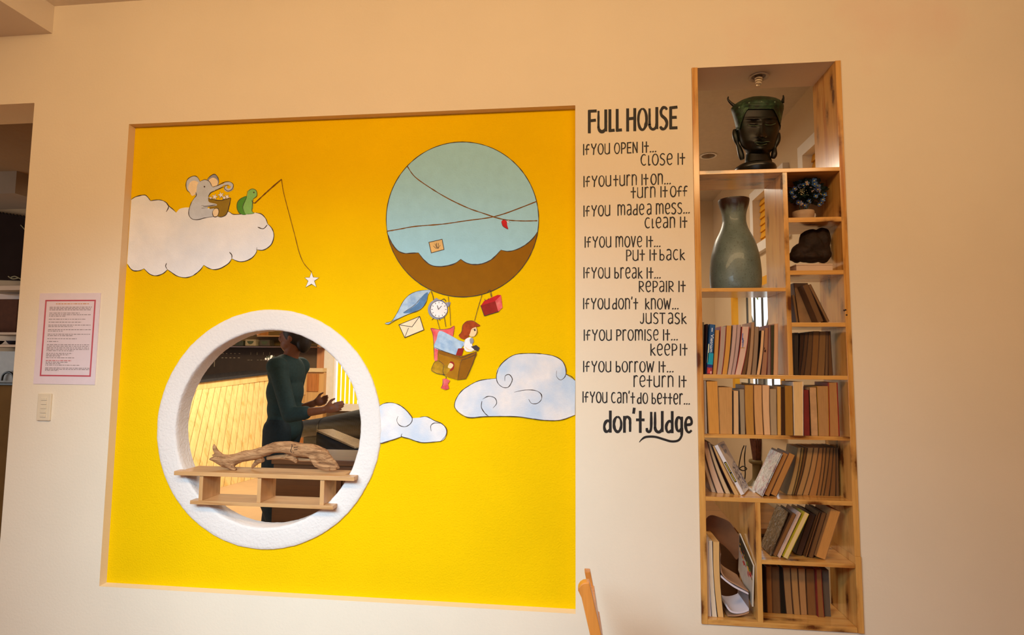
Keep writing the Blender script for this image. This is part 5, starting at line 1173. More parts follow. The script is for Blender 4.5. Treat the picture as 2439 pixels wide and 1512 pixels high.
for k in range(46): mb.blob(q_+Vector((rr.gauss(0, .010), rr.uniform(-.006, .012), rr.gauss(0, .009))), 0.0013, 0.0013, 0.0013, 0, 5, 3)
o = mb.build('berry_spray', plain('cream_berry', (206, 196, 150), 0.5), pot); o['kind'] = 'stuff'
q_ = P(*cp_((412, 620)), 0.11); fg = thing('figurine', 'tiny white figurine behind the beige flower pot', 'figurine', (q_.x, 0.13, zP))
mb = MB(); mb.lathe((q_.x+0.006, 0.13, zP), [(0.009, 0.0004), (0.010, 0.012), (0.006, 0.026), (0.0045, 0.034), (0.007, 0.042), (0.005, 0.05), (0.001, 0.053)], 16); mb.build('body', plain('white_ceramic', (206, 190, 176), 0.3), fg, 60)
# white box and the dark carving lying on it
zR2 = SH['R2'][0]; a, b_ = P(1896.5, 630, 0.03).x, P(1983, 630, 0.03).x; hb = P(1940, 624, 0.03).z-P(1940, 642.5, 0.03).z
wbx = thing('box', 'low white cardboard box under the dark carved head', 'box', ((a+b_)/2, 0.1, zR2)); MB().box((a, 0.03, zR2+0.0004), (b_, 0.17, zR2+hb-0.006)).build('body', plain('white_cardboard', (206, 176, 150), 0.6, 0.03), wbx, bevel=0.001); MB().box((a-0.001, 0.029, zR2+hb-0.0055), (b_+0.001, 0.171, zR2+hb)).build('lid', plain('white_cardboard', (206, 176, 150), 0.6, 0.03), wbx, bevel=0.001)
zc = zR2+hb; cu_ = lambda p: cp_(p)
carv = thing('carving', 'dark brown carved animal head lying on the low white box', 'carving', ((a+b_)/2, 0.09, zc)); mb = MB()
def bl(px_, py_, rx, ry, rz, Y=0.09): q_ = P(*cp_((px_, py_)), Y); s_ = 1/5.813/555; mb.blob((q_.x, Y, max(q_.z, zc+rz*s_*0.96)), rx*s_, ry, rz*s_, 0, 18, 12, 0.25, px_)
for t in ((440, 1080, 200, 0.05, 215), (300, 1170, 160, 0.045, 120), (205, 1220, 110, 0.04, 82), (540, 1010, 110, 0.045, 170), (560, 1210, 95, 0.045, 95), (390, 960, 90, 0.035, 90), (540, 870, 45, 0.02, 70), (598, 905, 28, 0.02, 70), (400, 1230, 180, 0.05, 70)): bl(*t)
sh_ = max(v_.x for v_ in mb.v)-(XR0-0.004)
for v_ in mb.v: v_.x = max(v_.x-max(0, sh_), xv1[1]+0.004); v_.z = min(v_.z, SH['R1'][1]-0.004)
o = mb.build('body', plain('dark_carved_wood', (42, 29, 21), 0.7, 0.35, 40, 0, 0.8, 0.2), carv, 80); md = o.modifiers.new('remesh', 'REMESH'); md.mode = 'VOXEL'; md.voxel_size = 0.0035; md.use_smooth_shade = True; md = o.modifiers.new('smooth', 'SMOOTH'); md.iterations = 6
# spiral lamp set in the soffit above the statue
q_ = P(1806, 186, 0.10); zT = CZ1; LX, LY = q_.x, 0.095
dl = thing('downlight', 'recessed spiral bulb downlight in the soffit above the bronze head', 'lamp', (LX, LY, zT))
mb = MB(); mb.lathe((LX, LY, zT), [(0.028, -0.0005), (0.036, -0.0015), (0.0405, -0.004), (0.040, -0.0065), (0.034, -0.0065), (0.030, -0.004), (0.028, -0.0005)], 40, 0, False); mb.build('trim_ring', plain('white_trim', (206, 186, 160), 0.35), dl, 60)
mb = MB(); mb.lathe((LX, LY, zT), [(0.0285, -0.0008), (0.001, -0.0006)], 30, 0, False); mb.build('reflector', plain('dark_reflector', (84, 56, 34), 0.3, 0.1, 30, 0.5), dl)
mb = MB(); sp = [(LX+0.014*(1-0.45*t)*math.cos(t*22), LY+0.014*(1-0.45*t)*math.sin(t*22), zT-0.003-0.036*t) for t in [i/110 for i in range(111)]]; mb.tube(sp, 0.0036, 8); mb.build('spiral_bulb', plain('unlit_white_bulb', (222, 200, 168), 0.3), dl, 60)
q_ = P(1687, 370, 1.0); D_ = (ZB-EYE)/((q_.z-EYE)/(1.0+DIST)); q_ = CAMLOC+ray(1687, 370)*(D_/ray(1687, 370).y)
dl2 = thing('downlight', 'small recessed downlight in the ceiling of the room behind', 'lamp', (q_.x, q_.y, ZB)); mb = MB(); mb.lathe((q_.x, q_.y, ZB), [(0.045, -0.0005), (0.06, -0.003), (0.058, -0.007), (0.046, -0.006)], 32, 0, False); mb.build('trim_ring', WHITE, dl2, 60)
mb = MB(); mb.lathe((q_.x, q_.y, ZB), [(0.046, -0.001), (0.02, -0.012), (0.002, -0.02)], 24); mb.build('bulb', plain('grey_bulb', (110, 84, 60), 0.3), dl2, 60)

# ================================================================== shelf and driftwood in the round window
def chord(z): return math.sqrt(max(0, 0.4215**2-(z-RING.z)**2))-0.004
SY0, SY1, RF = -0.02, 0.112, 0.0205
zt1, zt0 = P(628, 1128.5, SY0).z, P(628, 1138.5, SY0).z; zb1, zb0 = P(622, 1198, SY0).z, P(622, 1207, SY0).z
hs_ = thing('display_shelf', 'two-tier wooden display shelf fitted into the round white window', 'shelf', (RING.x, 0.03, zb0))
def tboard(x0, x1, z0, z1):
    zz = z0 if z0 < RING.z else z1; h = chord(z0); a_, b2_ = RING.x-h, RING.x+h; mb = MB()
    o_ = [(x0, SY0), (x1, SY0), (x1, RF), (b2_, RF), (b2_, SY1), (a_, SY1), (a_, RF), (x0, RF)]; n = len(o_)
    tri = tessellate_polygon([[Vector((p[0], p[1], 0)) for p in o_]])
    mb.add([(p[0], p[1], z0) for p in o_]+[(p[0], p[1], z1) for p in o_], [tuple(t) for t in tri]+[tuple(n+k for k in t) for t in tri]+[(i, (i+1) % n, n+(i+1) % n, n+i) for i in range(n)])
    mb.build('board', PLAIN_H, hs_, bevel=0.0012)
tboard(P(414, 1130, SY0).x, P(843.5, 1136, SY0).x, zt0, zt1); tboard(P(452, 1201, SY0).x, P(793, 1205, SY0).x, zb0, zb1)
for u0, u1 in ((471.5, 480.5), (610.5, 619.5), (760.5, 770.5)): MB().box((P(u0, 1165, SY0).x, SY0+0.006, zb1), (P(u1, 1165, SY0).x, SY1-0.004, zt0)).build('upright', PLAIN_V, hs_, bevel=0.001)
cd = crop(480, 1030, 6.418); YD = 0.048
dw = thing('driftwood', 'gnarled brown driftwood branch lying on the display shelf in the round window', 'driftwood', (P(620, 1110, YD).x, YD, zt1)); mb = MB()
def limb(pts, dy=0.0, dy2=None):
    dy2 = dy if dy2 is None else dy2
    s_ = 1/6.418/545; pts = spline(pts, False, 5); n = len(pts)
    wp_ = [P(a, b_, YD) if False else P(*cd((a, b_)), YD+dy+(dy2-dy)*i/(n-1)) for i, (a, b_, r_) in enumerate(pts)]
    mb.tube(wp_, [max(0.002, r_*s_) for _, _, r_ in pts], 14, 0, True, lambda i, th: 1+0.22*noise.noise(Vector((wp_[i].x*18, th*0.9, wp_[i].z*30)))+0.12*noise.noise(Vector((wp_[i].x*50, th*2.2, 3))))
limb([(120, 408, 12), (200, 402, 45), (300, 415, 88), (420, 435, 98), (540, 400, 82), (650, 352, 86), (780, 342, 80), (920, 300, 80), (1060, 245, 82), (1200, 218, 88), (1350, 232, 100), (1500, 262, 104), (1650, 285, 108), (1780, 308, 96), (1880, 370, 82), (1960, 440, 66), (2040, 500, 46), (2110, 548, 12)])
limb([(280, 345, 45), (225, 285, 36), (198, 215, 26), (190, 172, 6)], -0.005)
limb([(160, 345, 10), (230, 345, 26), (320, 360, 40)], -0.012)
limb([(420, 470, 70), (470, 535, 48), (530, 572, 22)], -0.01, -0.02)
limb([(940, 410, 46), (860, 445, 40), (800, 500, 30), (765, 545, 12)], 0.012, 0.02)
limb([(1000, 390, 30), (1250, 372, 40), (1420, 395, 42), (1700, 405, 40)], 0.022)
limb([(1300, 360, 40), (1420, 405, 42), (1450, 462, 16)], 0.01, -0.005)
limb([(1690, 330, 60), (1725, 420, 50), (1765, 490, 44), (1850, 540, 34), (1960, 565, 20)], -0.012, -0.02)
limb([(1820, 265, 46), (1900, 310, 44), (1955, 372, 16)], 0.012, 0.016)
limb([(1800, 400, 40), (1860, 480, 44), (1960, 540, 40), (2060, 560, 20)], -0.004, -0.01)
drift, nt, b = newmat('driftwood_grain'); v = coords(nt, 'Object', (9, 40, 60)); n1 = ntex(nt, v, 1.0, 6, 0.65); n1.inputs['Distortion'].default_value = 1.4
colr = ramp(nt, n1.outputs['Fac'], [(0.30, lin((60, 34, 18))), (0.40, lin((140, 96, 58))), (0.55, lin((186, 138, 92))), (0.75, lin((206, 162, 116)))])
nt.links.new(colr, b.inputs['Base Color']); b.inputs['Roughness'].default_value = 0.75; bump(nt, b, n1.outputs['Fac'], 1.0, 0.008)
lo = min(v_.z for v_ in mb.v); 
for v_ in mb.v: v_.z += zt1+0.0012-lo if False else 0
for v_ in mb.v: v_.z = max(v_.z, zt1+0.001)
do_ = mb.build('branch', drift, dw, 80); md = do_.modifiers.new('remesh', 'REMESH'); md.mode = 'VOXEL'; md.voxel_size = 0.0026; md.use_smooth_shade = True; md = do_.modifiers.new('smooth', 'SMOOTH'); md.iterations = 3
dg = bpy.context.evaluated_depsgraph_get(); ev = do_.evaluated_get(dg); off = shift_of(dw); mb = MB()
def onwood(p):
    d = ray(*cd(p)).normalized(); ok, loc, nrm, _ = ev.ray_cast(CAMLOC-off, d); return loc+off-d*0.0004 if ok else None
for st_ in ([(1385, 190), (1375, 240), (1360, 285), (1385, 300)], [(1414, 222), (1410, 312)], [(1415, 224), (1472, 220)], [(1414, 262), (1466, 258)], [(1380, 180), (1388, 215)]):
    pts = [onwood(p) for p in spline(st_, False, 4)]; pts = [p for p in pts if p]
    if len(pts) > 1: mb.tube(pts, 0.0014, 6)
if mb.v: mb.build('carved_mark', plain('dark_carved_groove', (62, 34, 18), 0.8), dw)

# ================================================================== wooden chair in front of the wall
def side_post(pts, y0, y1, w):   # a bent post: px centre line at its own depth
    pass
ch_ = thing('chair', 'varnished wooden chair seen from the side in front of the wall', 'chair', (0.22, -0.5, 0))
def cz(v, D): return EYE-(v-863)*D/F_PX
Yn, Yf = -0.56, -0.27
def post(Y, top, rounded, w, name='back_post', xs=0.0):
    D = DIST+Y; mb = MB(); prof_ = []
    xt = P(1390, 1390, Y).x+xs; xb = xt+(P(1420, 1512, Y).x-P(1390, 1390, Y).x)
    zt_, zb_ = top, P(1400, 1512, Y).z; sl = (xb-xt)/(zt_-zb_)
    n = 9; L_, R_ = [], []
    for i in range(n+1):
        z = zt_-(zt_-0.45)*i/n; c = xt+min((zt_-z)*sl, 0.09)
        L_.append((c-w/2, z)); R_.append((c+w/2, z))
    for i in range(1, 6): z = 0.45*(1-i/5); c = L_[n][0]+w/2-0.02*i/5; L_.append((c-w/2, z)); R_.append((c+w/2, z))
    if rounded:
        z = L_[0][1]; L_[0] = (R_[0][0]-0.008, z); [L_.insert(1+i_, (R_[0][0]-0.008-(w-0.008)*math.sin(t_*math.pi/2), z-0.026*(1-math.cos(t_*math.pi/2)))) for i_, t_ in enumerate((0.25, 0.5, 0.75, 0.95))]
    mb.prism(L_+R_[::-1], Y-0.016, Y+0.016); mb.build(name, CHAIRM, ch_, bevel=0.003); return L_[n][0]+w/2, xt
zn = P(1390, 1382, Yn).z; xs_, xt_ = post(Yn, zn, True, 0.034)
zf = P(1399, 1357, Yf).z; post(Yf, zf, False, 0.02, 'back_post', P(1399, 1390, Yf).x-P(1390, 1390, Yf).x)
def cbox(a, b_, name): MB().box(a, b_).build(name, CHAIRM, ch_, bevel=0.004)
for zz in (zf-0.075, zf-0.16, zf-0.245):
    xx = xt_+0.005+(zn-zz)*0.2; MB().hexa([(xx, Yn+0.016, zz-0.03), (xx+0.016, Yn+0.016, zz-0.03), (xx+0.016, Yf-0.016, zz-0.03), (xx, Yf-0.016, zz-0.03), (xx-0.01, Yn+0.016, zz+0.03), (xx+0.006, Yn+0.016, zz+0.03), (xx+0.006, Yf-0.016, zz+0.03), (xx-0.01, Yf-0.016, zz+0.03)]).build('back_rail', CHAIRM, ch_, bevel=0.002)
cbox((xs_-0.02, Yn-0.03, 0.43), (xs_+0.42, Yf+0.03, 0.455), 'seat')
for yy in (Yn, Yf): cbox((xs_+0.36, yy-0.016, 0.0005), (xs_+0.392, yy+0.016, 0.43), 'front_leg')
cbox((xs_+0.0, Yn-0.008, 0.2), (xs_+0.36, Yn+0.008, 0.23), 'stretcher'); cbox((xs_+0.0, Yf-0.008, 0.2), (xs_+0.36, Yf+0.008, 0.23), 'stretcher')
#PART6

# ================================================================== the room behind, seen through the openings
def qz(p, z): return PZ(p[0], p[1], z)
# low cabinet behind the bookcase with the olive vase
zk = 0.62
cab = thing('cabinet', 'low brown wooden cabinet behind the bookcase carrying the olive vase', 'cabinet', (0.75, 1.5, 0))
MB().box((0.3, 0.95, 0.0005), (1.2, 2.1, zk-0.03)).build('body', DARKWOOD, cab); MB().box((0.28, 0.92, zk-0.03), (1.22, 2.13, zk)).build('top', BROWNWOOD, cab, bevel=0.004)
for x0 in (0.32, 0.76):
    d_ = MB().box((x0, 0.93, 0.05), (x0+0.42, 0.95, zk-0.05)).build('door', DARKWOOD, cab, bevel=0.003); MB().blob((x0+0.38, 0.925, 0.42), 0.012, 0.01, 0.012).build('knob', BLACK, d_, 60)
co_ = crop(1740, 1030, 9.45); YO = 1.72
x, pr = plathe(co_, 605, [(335, 165), (350, 178), (395, 176), (425, 130), (450, 104), (600, 104), (720, 108), (790, 130), (860, 196), (930, 262), (990, 276), (1060, 246), (1120, 200)], YO, zk+0.0005)
ov = thing('vase', 'olive brown narrow-necked vase with dried leaves standing behind the leaning books', 'vase', (x, YO, zk))
mb = MB(); mb.lathe((x, YO, 0), vspline(pr, 3), 40); mb.build('body', plain('olive_glaze', (112, 96, 60), 0.35, 0.15, 20), ov, 60)
mb = MB(); zt = pr[0][1]; rr = random.Random(4)
for k in range(22):
    t = k*0.2856; s_ = rr.uniform(0.5, 1.0); mb.tube([(x+0.022*math.cos(t), YO+0.022*math.sin(t), zt-0.004), (x+0.035*s_*math.cos(t), YO+0.035*s_*math.sin(t), zt+0.06), (x+0.052*s_*math.cos(t), YO+0.052*s_*math.sin(t), zt+0.15)], [0.004, 0.006, 0.0035], 6)
o = mb.build('dried_leaves', plain('dried_red_brown_leaf', (96, 52, 34), 0.6, 0.35, 50), ov); o['kind'] = 'stuff'
tw_ = thing('twig_ornament', 'tangle of thin black twigs standing beside the olive vase', 'ornament', (P(1755, 1150, 1.5).x, 1.5, zk)); mb = MB()
cw = crop(1660, 1180, 4.722)
for k, ln in enumerate(([(360, 330), (345, 250), (375, 160), (380, 100), (345, 90), (350, 60), (390, 80), (370, 110)], [(400, 340), (440, 250), (480, 255), (400, 240), (350, 270)], [(360, 330), (420, 120), (455, 70), (470, 20)], [(470, 20), (490, -180), (470, -300), (500, -480), (530, -560)], [(470, -300), (520, -330), (560, -300), (520, -280), (475, -300)], [(470, 20), (540, -200), (535, -420), (550, -560)])):
    pts = [P(*cw(p), 1.5+0.02*math.sin(i+k)) for i, p in enumerate(spline(ln, False, 5))]
    for p in pts: p.z = max(p.z, zk+0.004)
    mb.tube(pts, 0.0035, 6)
mb.build('twigs', plain('black_twig', (30, 24, 20), 0.6), tw_, 60)
brd = thing('board', 'pale wooden board with a slanted edge standing behind the lowest compartment', 'board', (0.62, 0.89, 0)); 
pa = [P(*cw(p), 0.88) for p in ((180, 50), (520, 40), (478, 425))]
mb = MB(); mb.prism([(pa[0].x, pa[0].z), (pa[1].x+0.02, pa[0].z), (pa[1].x+0.02, 0.0008), (pa[2].x, 0.0008), (pa[2].x, pa[2].z)], 0.885, 0.9)
mb.build('board', pine('pale_wood', 'Z', (244, 212, 160), (226, 186, 126), (120, 80, 40), 0.5, 0.1, 0.8, False), brd, bevel=0.002)
mb = MB(); mb.prism([(q_.x, q_.z) for q_ in [P(*cj(p), 0.172) for p in spline([(84, 460), (86, 300), (150, 222), (260, 246), (370, 300), (430, 390), (485, 470), (490, 590), (450, 720), (380, 640), (300, 560), (200, 500)], True, 4)]], 0.172, 0.174); mb.build('page', plain('brown_kraft_page', (128, 84, 52), 0.6, 0.2, 14), mag, label='brown page flopping up behind the white pages')

# slanted plank front of the bar counter
TL, TR = P(462, 912, 4.1), P(655, 889, 5.3); BLc, BRc = qz((350, 1206), 0.0), qz((640, 1131), 0.0)
bar = thing('bar_counter', 'light wood plank-fronted bar counter with a dark top through the round window', 'counter', ((TL.x+TR.x)/2, (TL.y+TR.y)/2, 0))
TLe = TL+(TL-TR)*0.5; BLe = BLc+(BLc-BRc)*0.35
PLANK = pine('honey_plank', 'Z', (248, 212, 146), (226, 178, 100), (190, 130, 60), 0.3, 0.4, 0.5, False); GAP = plain('plank_gap', (150, 100, 46), 0.8)
mb = MB(); NP = 22; back = Vector((-0.5, 0.12, 0)); bk = Vector((-0.014, 0.006, 0))
for k in range(NP):
    s0, s1 = k/NP+0.0022, (k+1)/NP-0.0022; a, b_, c_, d_ = BLe.lerp(BRc, s0), BLe.lerp(BRc, s1), TLe.lerp(TR, s1), TLe.lerp(TR, s0)
    a.z = b_.z = 0.001
    mb.hexa([a, b_, b_+bk, a+bk, d_, c_, c_+bk, d_+bk])
mb.build('plank_front', PLANK, bar)
z0_ = Vector((0, 0, 0.0012)); mb = MB(); mb.hexa([BLe+bk*9+z0_, BRc+bk*9+z0_, BRc+back+z0_, BLe+back+z0_, TLe+bk*9, TR+bk*9, TR+back, TLe+back]); mb.build('body', GAP, bar)
fo = Vector((0.04, -0.012, 0)); up_ = Vector((0, 0, 0.085))
mb = MB(); mb.hexa([TLe+fo-up_, TR+fo-up_, TR-up_+bk*-0.2, TLe-up_+bk*-0.2, TLe+fo, TR+fo, TR, TLe]); mb.build('top_rail', PLANK, bar)
mb = MB(); u3 = Vector((0, 0, 0.001)); u4 = Vector((0, 0, 0.035)); f2 = fo*1.6; mb.hexa([TLe+f2+u3, TR+f2+u3, TR+back+u3, TLe+back+u3, TLe+f2+u4, TR+f2+u4, TR+back+u4, TLe+back+u4]); mb.build('counter_top', plain('dark_stone_top', (52, 52, 56), 0.2, 0.15), bar)
vz = TR.lerp(TLe, 0.012)+back*0.12; vz.z = TR.z+0.037
fv = thing('flower_vase', 'small vase of white flowers at the end of the bar counter', 'vase', vz); mb = MB(); mb.lathe(vz, [(0.022, 0), (0.04, 0.035), (0.034, 0.08), (0.022, 0.11), (0.026, 0.12)], 20); mb.build('body', plain('mauve_vase', (120, 90, 104), 0.2, 0.4, 30), fv, 60)
mb = MB()
for k in range(7): a = rr.uniform(0, 6.28); mb.tube([vz+Vector((0, 0, 0.10)), vz+Vector((0.06*math.cos(a), 0.05*math.sin(a), 0.17+0.05*rr.random()))], 0.004, 5)
mb.build('stems', plain('grey_green_stem', (110, 124, 104), 0.6), fv)
for k in range(6): q_ = vz+Vector((rr.uniform(-.08, .02), rr.uniform(-.05, .03), rr.uniform(0.15, 0.21))); MB().blob(q_, 0.018, 0.018, 0.017, 0, 10, 6, 0.4, k).build('flower', plain('white_flower', (240, 228, 222), 0.5), fv, 60)

# wall behind the bar: chalkboard, shelf with boxes, cupboard
YW = YB-0.03
def wallbox(name, u0, v0, u1, v1, Y0, Y1, mat, parent=None, bevel=0):
    a, b_ = P(u0, v0, Y0), P(u1, v1, Y0); return MB().box((min(a.x, b_.x), Y0, min(a.z, b_.z)), (max(a.x, b_.x), Y1, max(a.z, b_.z))).build(name, mat, parent, bevel=bevel)
cbx = thing('chalkboard', 'dark chalkboard menu with chalk marks on the wall behind the bar', 'chalkboard', P(610, 890, YW))
wallbox('panel', 420, 829, 690, 905, YW, YB-0.001, plain('chalkboard_paint', (58, 42, 28), 0.7, 0.15, 6), cbx)
mb = MB(); cq = crop(430, 770, 7.957); rr = random.Random(9)
def mark(a, b_, w, h): p, q_ = P(*cq((a, b_)), YW), P(*cq((a+w, b_+h)), YW); mb.box((p.x, YW-0.004, q_.z), (q_.x, YW-0.001, p.z))
for a in (795, 865, 945, 1020, 1105): mark(a, 565, 26, 14); mark(a-15, 645, 34, 14)
for a in (1330, 1450, 1570, 1690): mark(a, 545, 8, 50); mark(a, 690, 30, 8)
for a in (1270, 1510): mark(a, 690, 40, 8)
mark(640, 690, 8, 130)
mb.build('chalk_marks', plain('chalk', (150, 134, 110), 0.9), cbx)
bsh = thing('wall_shelf', 'dark wooden shelf of boxes above the chalkboard', 'shelf', P(620, 828, YW-0.3)); wallbox('board', 420, 823.5, 760, 828, YW-0.30, YB-0.001, DARKWOOD, bsh); wallbox('board', 612, 798.5, 760, 802, YW-0.30, YB-0.001, pine('shelf_edge_wood', 'X', (170, 122, 66), (130, 86, 40), (80, 50, 20), 0.5, 0.1, 0.6, False), bsh); wallbox('upright', 612, 780, 615.5, 798, YW-0.28, YB-0.001, ORANGEWOOD, bsh); wallbox('back_panel', 500, 770, 760, 823, YB-0.02, YB-0.001, plain('ochre_backing', (104, 74, 22), 0.6, 0.1), bsh)
zsh = P(620, 823.5, YW-0.30).z
for u0, u1, vt, mt, lab in ((584, 609, 808, plain('cream_box', (150, 128, 92), 0.6, 0.2, 14), 'cream box with a dark round motif on the shelf above the chalkboard'), (561, 579, 811, plain('dark_green_box', (52, 50, 28), 0.6, 0.3, 14), 'dark green box at the rounded window edge on the shelf above the chalkboard'), (618, 642, 809, plain('dark_olive_box', (66, 52, 32), 0.6, 0.3, 14), 'dark olive box beside the cream box on the shelf above the chalkboard')):
    a, b_ = P(u0, 815, YW-0.26), P(u1, 815, YW-0.26); z1 = P(u0, vt, YW-0.26).z; bx = thing('box', lab, 'box', ((a.x+b_.x)/2, YW-0.2, zsh)); MB().box((a.x, YW-0.26, zsh+0.0006), (b_.x, YW-0.12, z1)).build('body', mt, bx, bevel=0.004)
    if 'cream' in lab:
        xm = (a.x+b_.x)/2; zm = (zsh+z1)/2; mb = MB(); mb.add([(xm+0.055*math.cos(math.pi+k*math.pi/12), YW-0.262, zm+0.025+0.05*math.sin(math.pi+k*math.pi/12)) for k in range(13)], [tuple(range(13))]); mb.build('motif', plain('motif_dark_green', (60, 64, 30), 0.6), bx)
oc = thing('cupboard', 'orange-brown wooden cupboard with pale top by the yellow window', 'cupboard', P(735, 1000, YB-0.15)); YK = YB-0.14
wallbox('body', 698, 886, 768, 1000, YK, YB-0.002, pine('cupboard_wood', 'Z', (226, 176, 110), (200, 142, 76), (130, 80, 30), 0.4, 0.2, 0.5, False), oc); wallbox('top', 694, 876, 769, 886, YK-0.05, YB-0.002, plain('pale_worktop', (226, 196, 150), 0.4, 0.05), oc)
a, b_ = P(698, 1000, YK), P(768, 1000, YK); MB().box((a.x, YK, 0.0006), (b_.x, YB-0.002, a.z)).build('plinth', ORANGEWOOD, oc)
dd = wallbox('door', 732, 890, 757, 932, YK-0.02, YK, ORANGEWOOD, oc); wallbox('door', 703, 890, 727, 940, YK-0.015, YK, pine('door_wood', 'Z', (240, 196, 134), (220, 168, 100), (150, 90, 40), 0.4, 0.2, 0.5, False), oc)
jb = wallbox('trim_2', 756, 822, 766, 1010, YB-0.06, YB-0.001, pine('pinkish_wood', 'Z', (206, 140, 90), (180, 110, 66), (120, 60, 30), 0.4, 0.2, 0.5, False)); struct(jb)

# black woven armchairs
woven, nt, b = newmat('black_woven_vinyl'); v = coords(nt, 'Object', (1, 1, 1)); bt_ = node(nt, 'ShaderNodeTexChecker'); bt_.inputs['Scale'].default_value = 46; nt.links.new(v, bt_.inputs['Vector']); bt_.inputs[1].default_value = (*lin((15, 16, 19)), 1); bt_.inputs[2].default_value = (*lin((40, 43, 50)), 1)
nt.links.new(bt_.outputs[0], b.inputs['Base Color']); b.inputs['Roughness'].default_value = 0.4; b.inputs['Specular IOR Level'].default_value = 0.3; bump(nt, b, bt_.outputs['Fac'], 0.4, 0.004)
PIPE = plain('black_piping', (24, 26, 28), 0.25)
s1, s2 = P(717, 1022, 2.75), P(860, 1009, 2.1)
sf = thing('armchair', 'black woven armchair with thick round arm behind the driftwood', 'armchair', ((s1.x+s2.x)/2, 2.6, 0)); r1, r2 = 0.076, 0.098; ax_ = (s2-s1); mid = s1.lerp(s2, 0.46)
def sleeve(a, b_, ra, rb, nm, mt):
    mb = MB(); n = 8; mb.tube([a.lerp(b_, i/n) for i in range(n+1)], [ra+(rb-ra)*i/n for i in range(n+1)], 28); mb.build(nm, mt, sf, 60)
sleeve(s1, mid, r1, (r1+r2)/2-0.002, 'arm_roll', woven); sleeve(mid+ax_*0.012, s2+ax_*0.22, (r1+r2)/2, r2+0.03, 'arm_roll', woven); sleeve(mid-ax_*0.002, mid+ax_*0.014, 0.088, 0.089, 'piping', PIPE)
mb = MB(); d_ = ax_.normalized(); mb.lathe((0, 0, 0), [(r1*0.95, 0), (r1*0.72, 0.012), (r1*0.3, 0.02), (0.002, 0.022)], 24); rot = Vector((0, 0, 1)).rotation_difference(-d_); mb.v = [rot @ p+s1 for p in mb.v]; mb.build('arm_cap', plain('grey_steel_cap', (120, 124, 120), 0.2, 0.1, 20, 0.6), sf, 60)
dn_ = Vector((0, 0, 1)); sd = Vector((0.2, 0.55, 0))
mb = MB(); e0, e1 = s1+d_*0.05, s2+ax_*0.2; mb.hexa([Vector((e0.x, e0.y, 0.12)), Vector((e1.x, e1.y, 0.12)), Vector((e1.x+0.16, e1.y+0.1, 0.12)), Vector((e0.x+0.16, e0.y+0.1, 0.12)), e0-dn_*0.05, e1-dn_*0.07, e1+Vector((0.16, 0.1, -0.07)), e0+Vector((0.16, 0.1, -0.05))]); mb.build('side_panel', woven, sf, bevel=0.01)
mb = MB(); mb.hexa([Vector((e0.x+0.1, e0.y+0.12, 0.14)), Vector((e1.x+0.17, e1.y+0.1, 0.14)), Vector((e1.x+0.6, e1.y+0.6, 0.14)), Vector((e0.x+0.6, e0.y+0.6, 0.14)), Vector((e0.x+0.1, e0.y+0.12, 0.45)), Vector((e1.x+0.17, e1.y+0.1, 0.45)), Vector((e1.x+0.6, e1.y+0.6, 0.45)), Vector((e0.x+0.6, e0.y+0.6, 0.45))]); mb.build('seat', woven, sf, bevel=0.02)
for t, o_ in ((0.05, 0.05), (0.95, 0.05)): q_ = e0.lerp(e1, t); MB().box((q_.x+0.04, q_.y+0.02, 0.0006), (q_.x+0.1, q_.y+0.08, 0.12)).build('leg', BLACK, sf)
for t in (0.08, 0.92): q_ = Vector((e0.x+0.5, e0.y+0.5, 0)).lerp(Vector((e1.x+0.52, e1.y+0.5, 0)), t); MB().box((q_.x, q_.y, 0.0006), (q_.x+0.06, q_.y+0.06, 0.14)).build('leg', BLACK, sf)
# second armchair, nearer: square arm, its white highlight modelled as a pale top strip
YA = 1.08; ta, tb = P(752, 1038, YA+0.62), P(846, 1049, YA)
sq = thing('armchair', 'black woven armchair with square highlight-edged arm nearest the window, beside the person', 'armchair', ((ta.x+tb.x)/2, YA+0.4, 0)); wd = Vector((0.10, 0.07, 0))
zq = (ta.z+tb.z)/2-0.02
ta.z = zq+0.02; tb.z = zq
mb = MB(); mb.hexa([Vector((ta.x, ta.y, 0.1)), Vector((tb.x, tb.y, 0.1)), Vector((tb.x, tb.y, 0.1))+wd, Vector((ta.x, ta.y, 0.1))+wd, ta, tb, tb+wd, ta+wd]); mb.build('arm', woven, sq, bevel=0.015)
u5 = Vector((0, 0, 0.014)); mb = MB(); mb.hexa([ta+u5*0.1, tb+u5*0.1, tb+wd+u5*0.1, ta+wd+u5*0.1, ta+u5, tb+u5, tb+wd+u5, ta+wd+u5]); mb.build('arm_cap', plain('arm_highlight', (190, 160, 120), 0.25, 0.1, 20, 0.4), sq, bevel=0.004)
mb = MB(); mb.box((tb.x+0.13, YA+0.1, 0.1), (tb.x+0.7, YA+0.66, 0.42)); mb.build('seat', woven, sq, bevel=0.02)
mb = MB(); mb.box((tb.x+0.72, YA+0.05, 0.1), (tb.x+0.86, YA+0.68, 0.8)); mb.build('backrest', woven, sq, bevel=0.02)
for dx, dy in ((0.16, 0.12), (0.16, 0.56), (0.78, 0.12), (0.78, 0.56)): MB().box((tb.x+dx, YA+dy, 0.0006), (tb.x+dx+0.05, YA+dy+0.05, 0.1)).build('leg', BLACK, sq)
q_ = tb; MB().box((q_.x+0.02, q_.y+0.03, 0.0006), (q_.x+0.07, q_.y+0.08, 0.1)).build('leg', BLACK, sq)
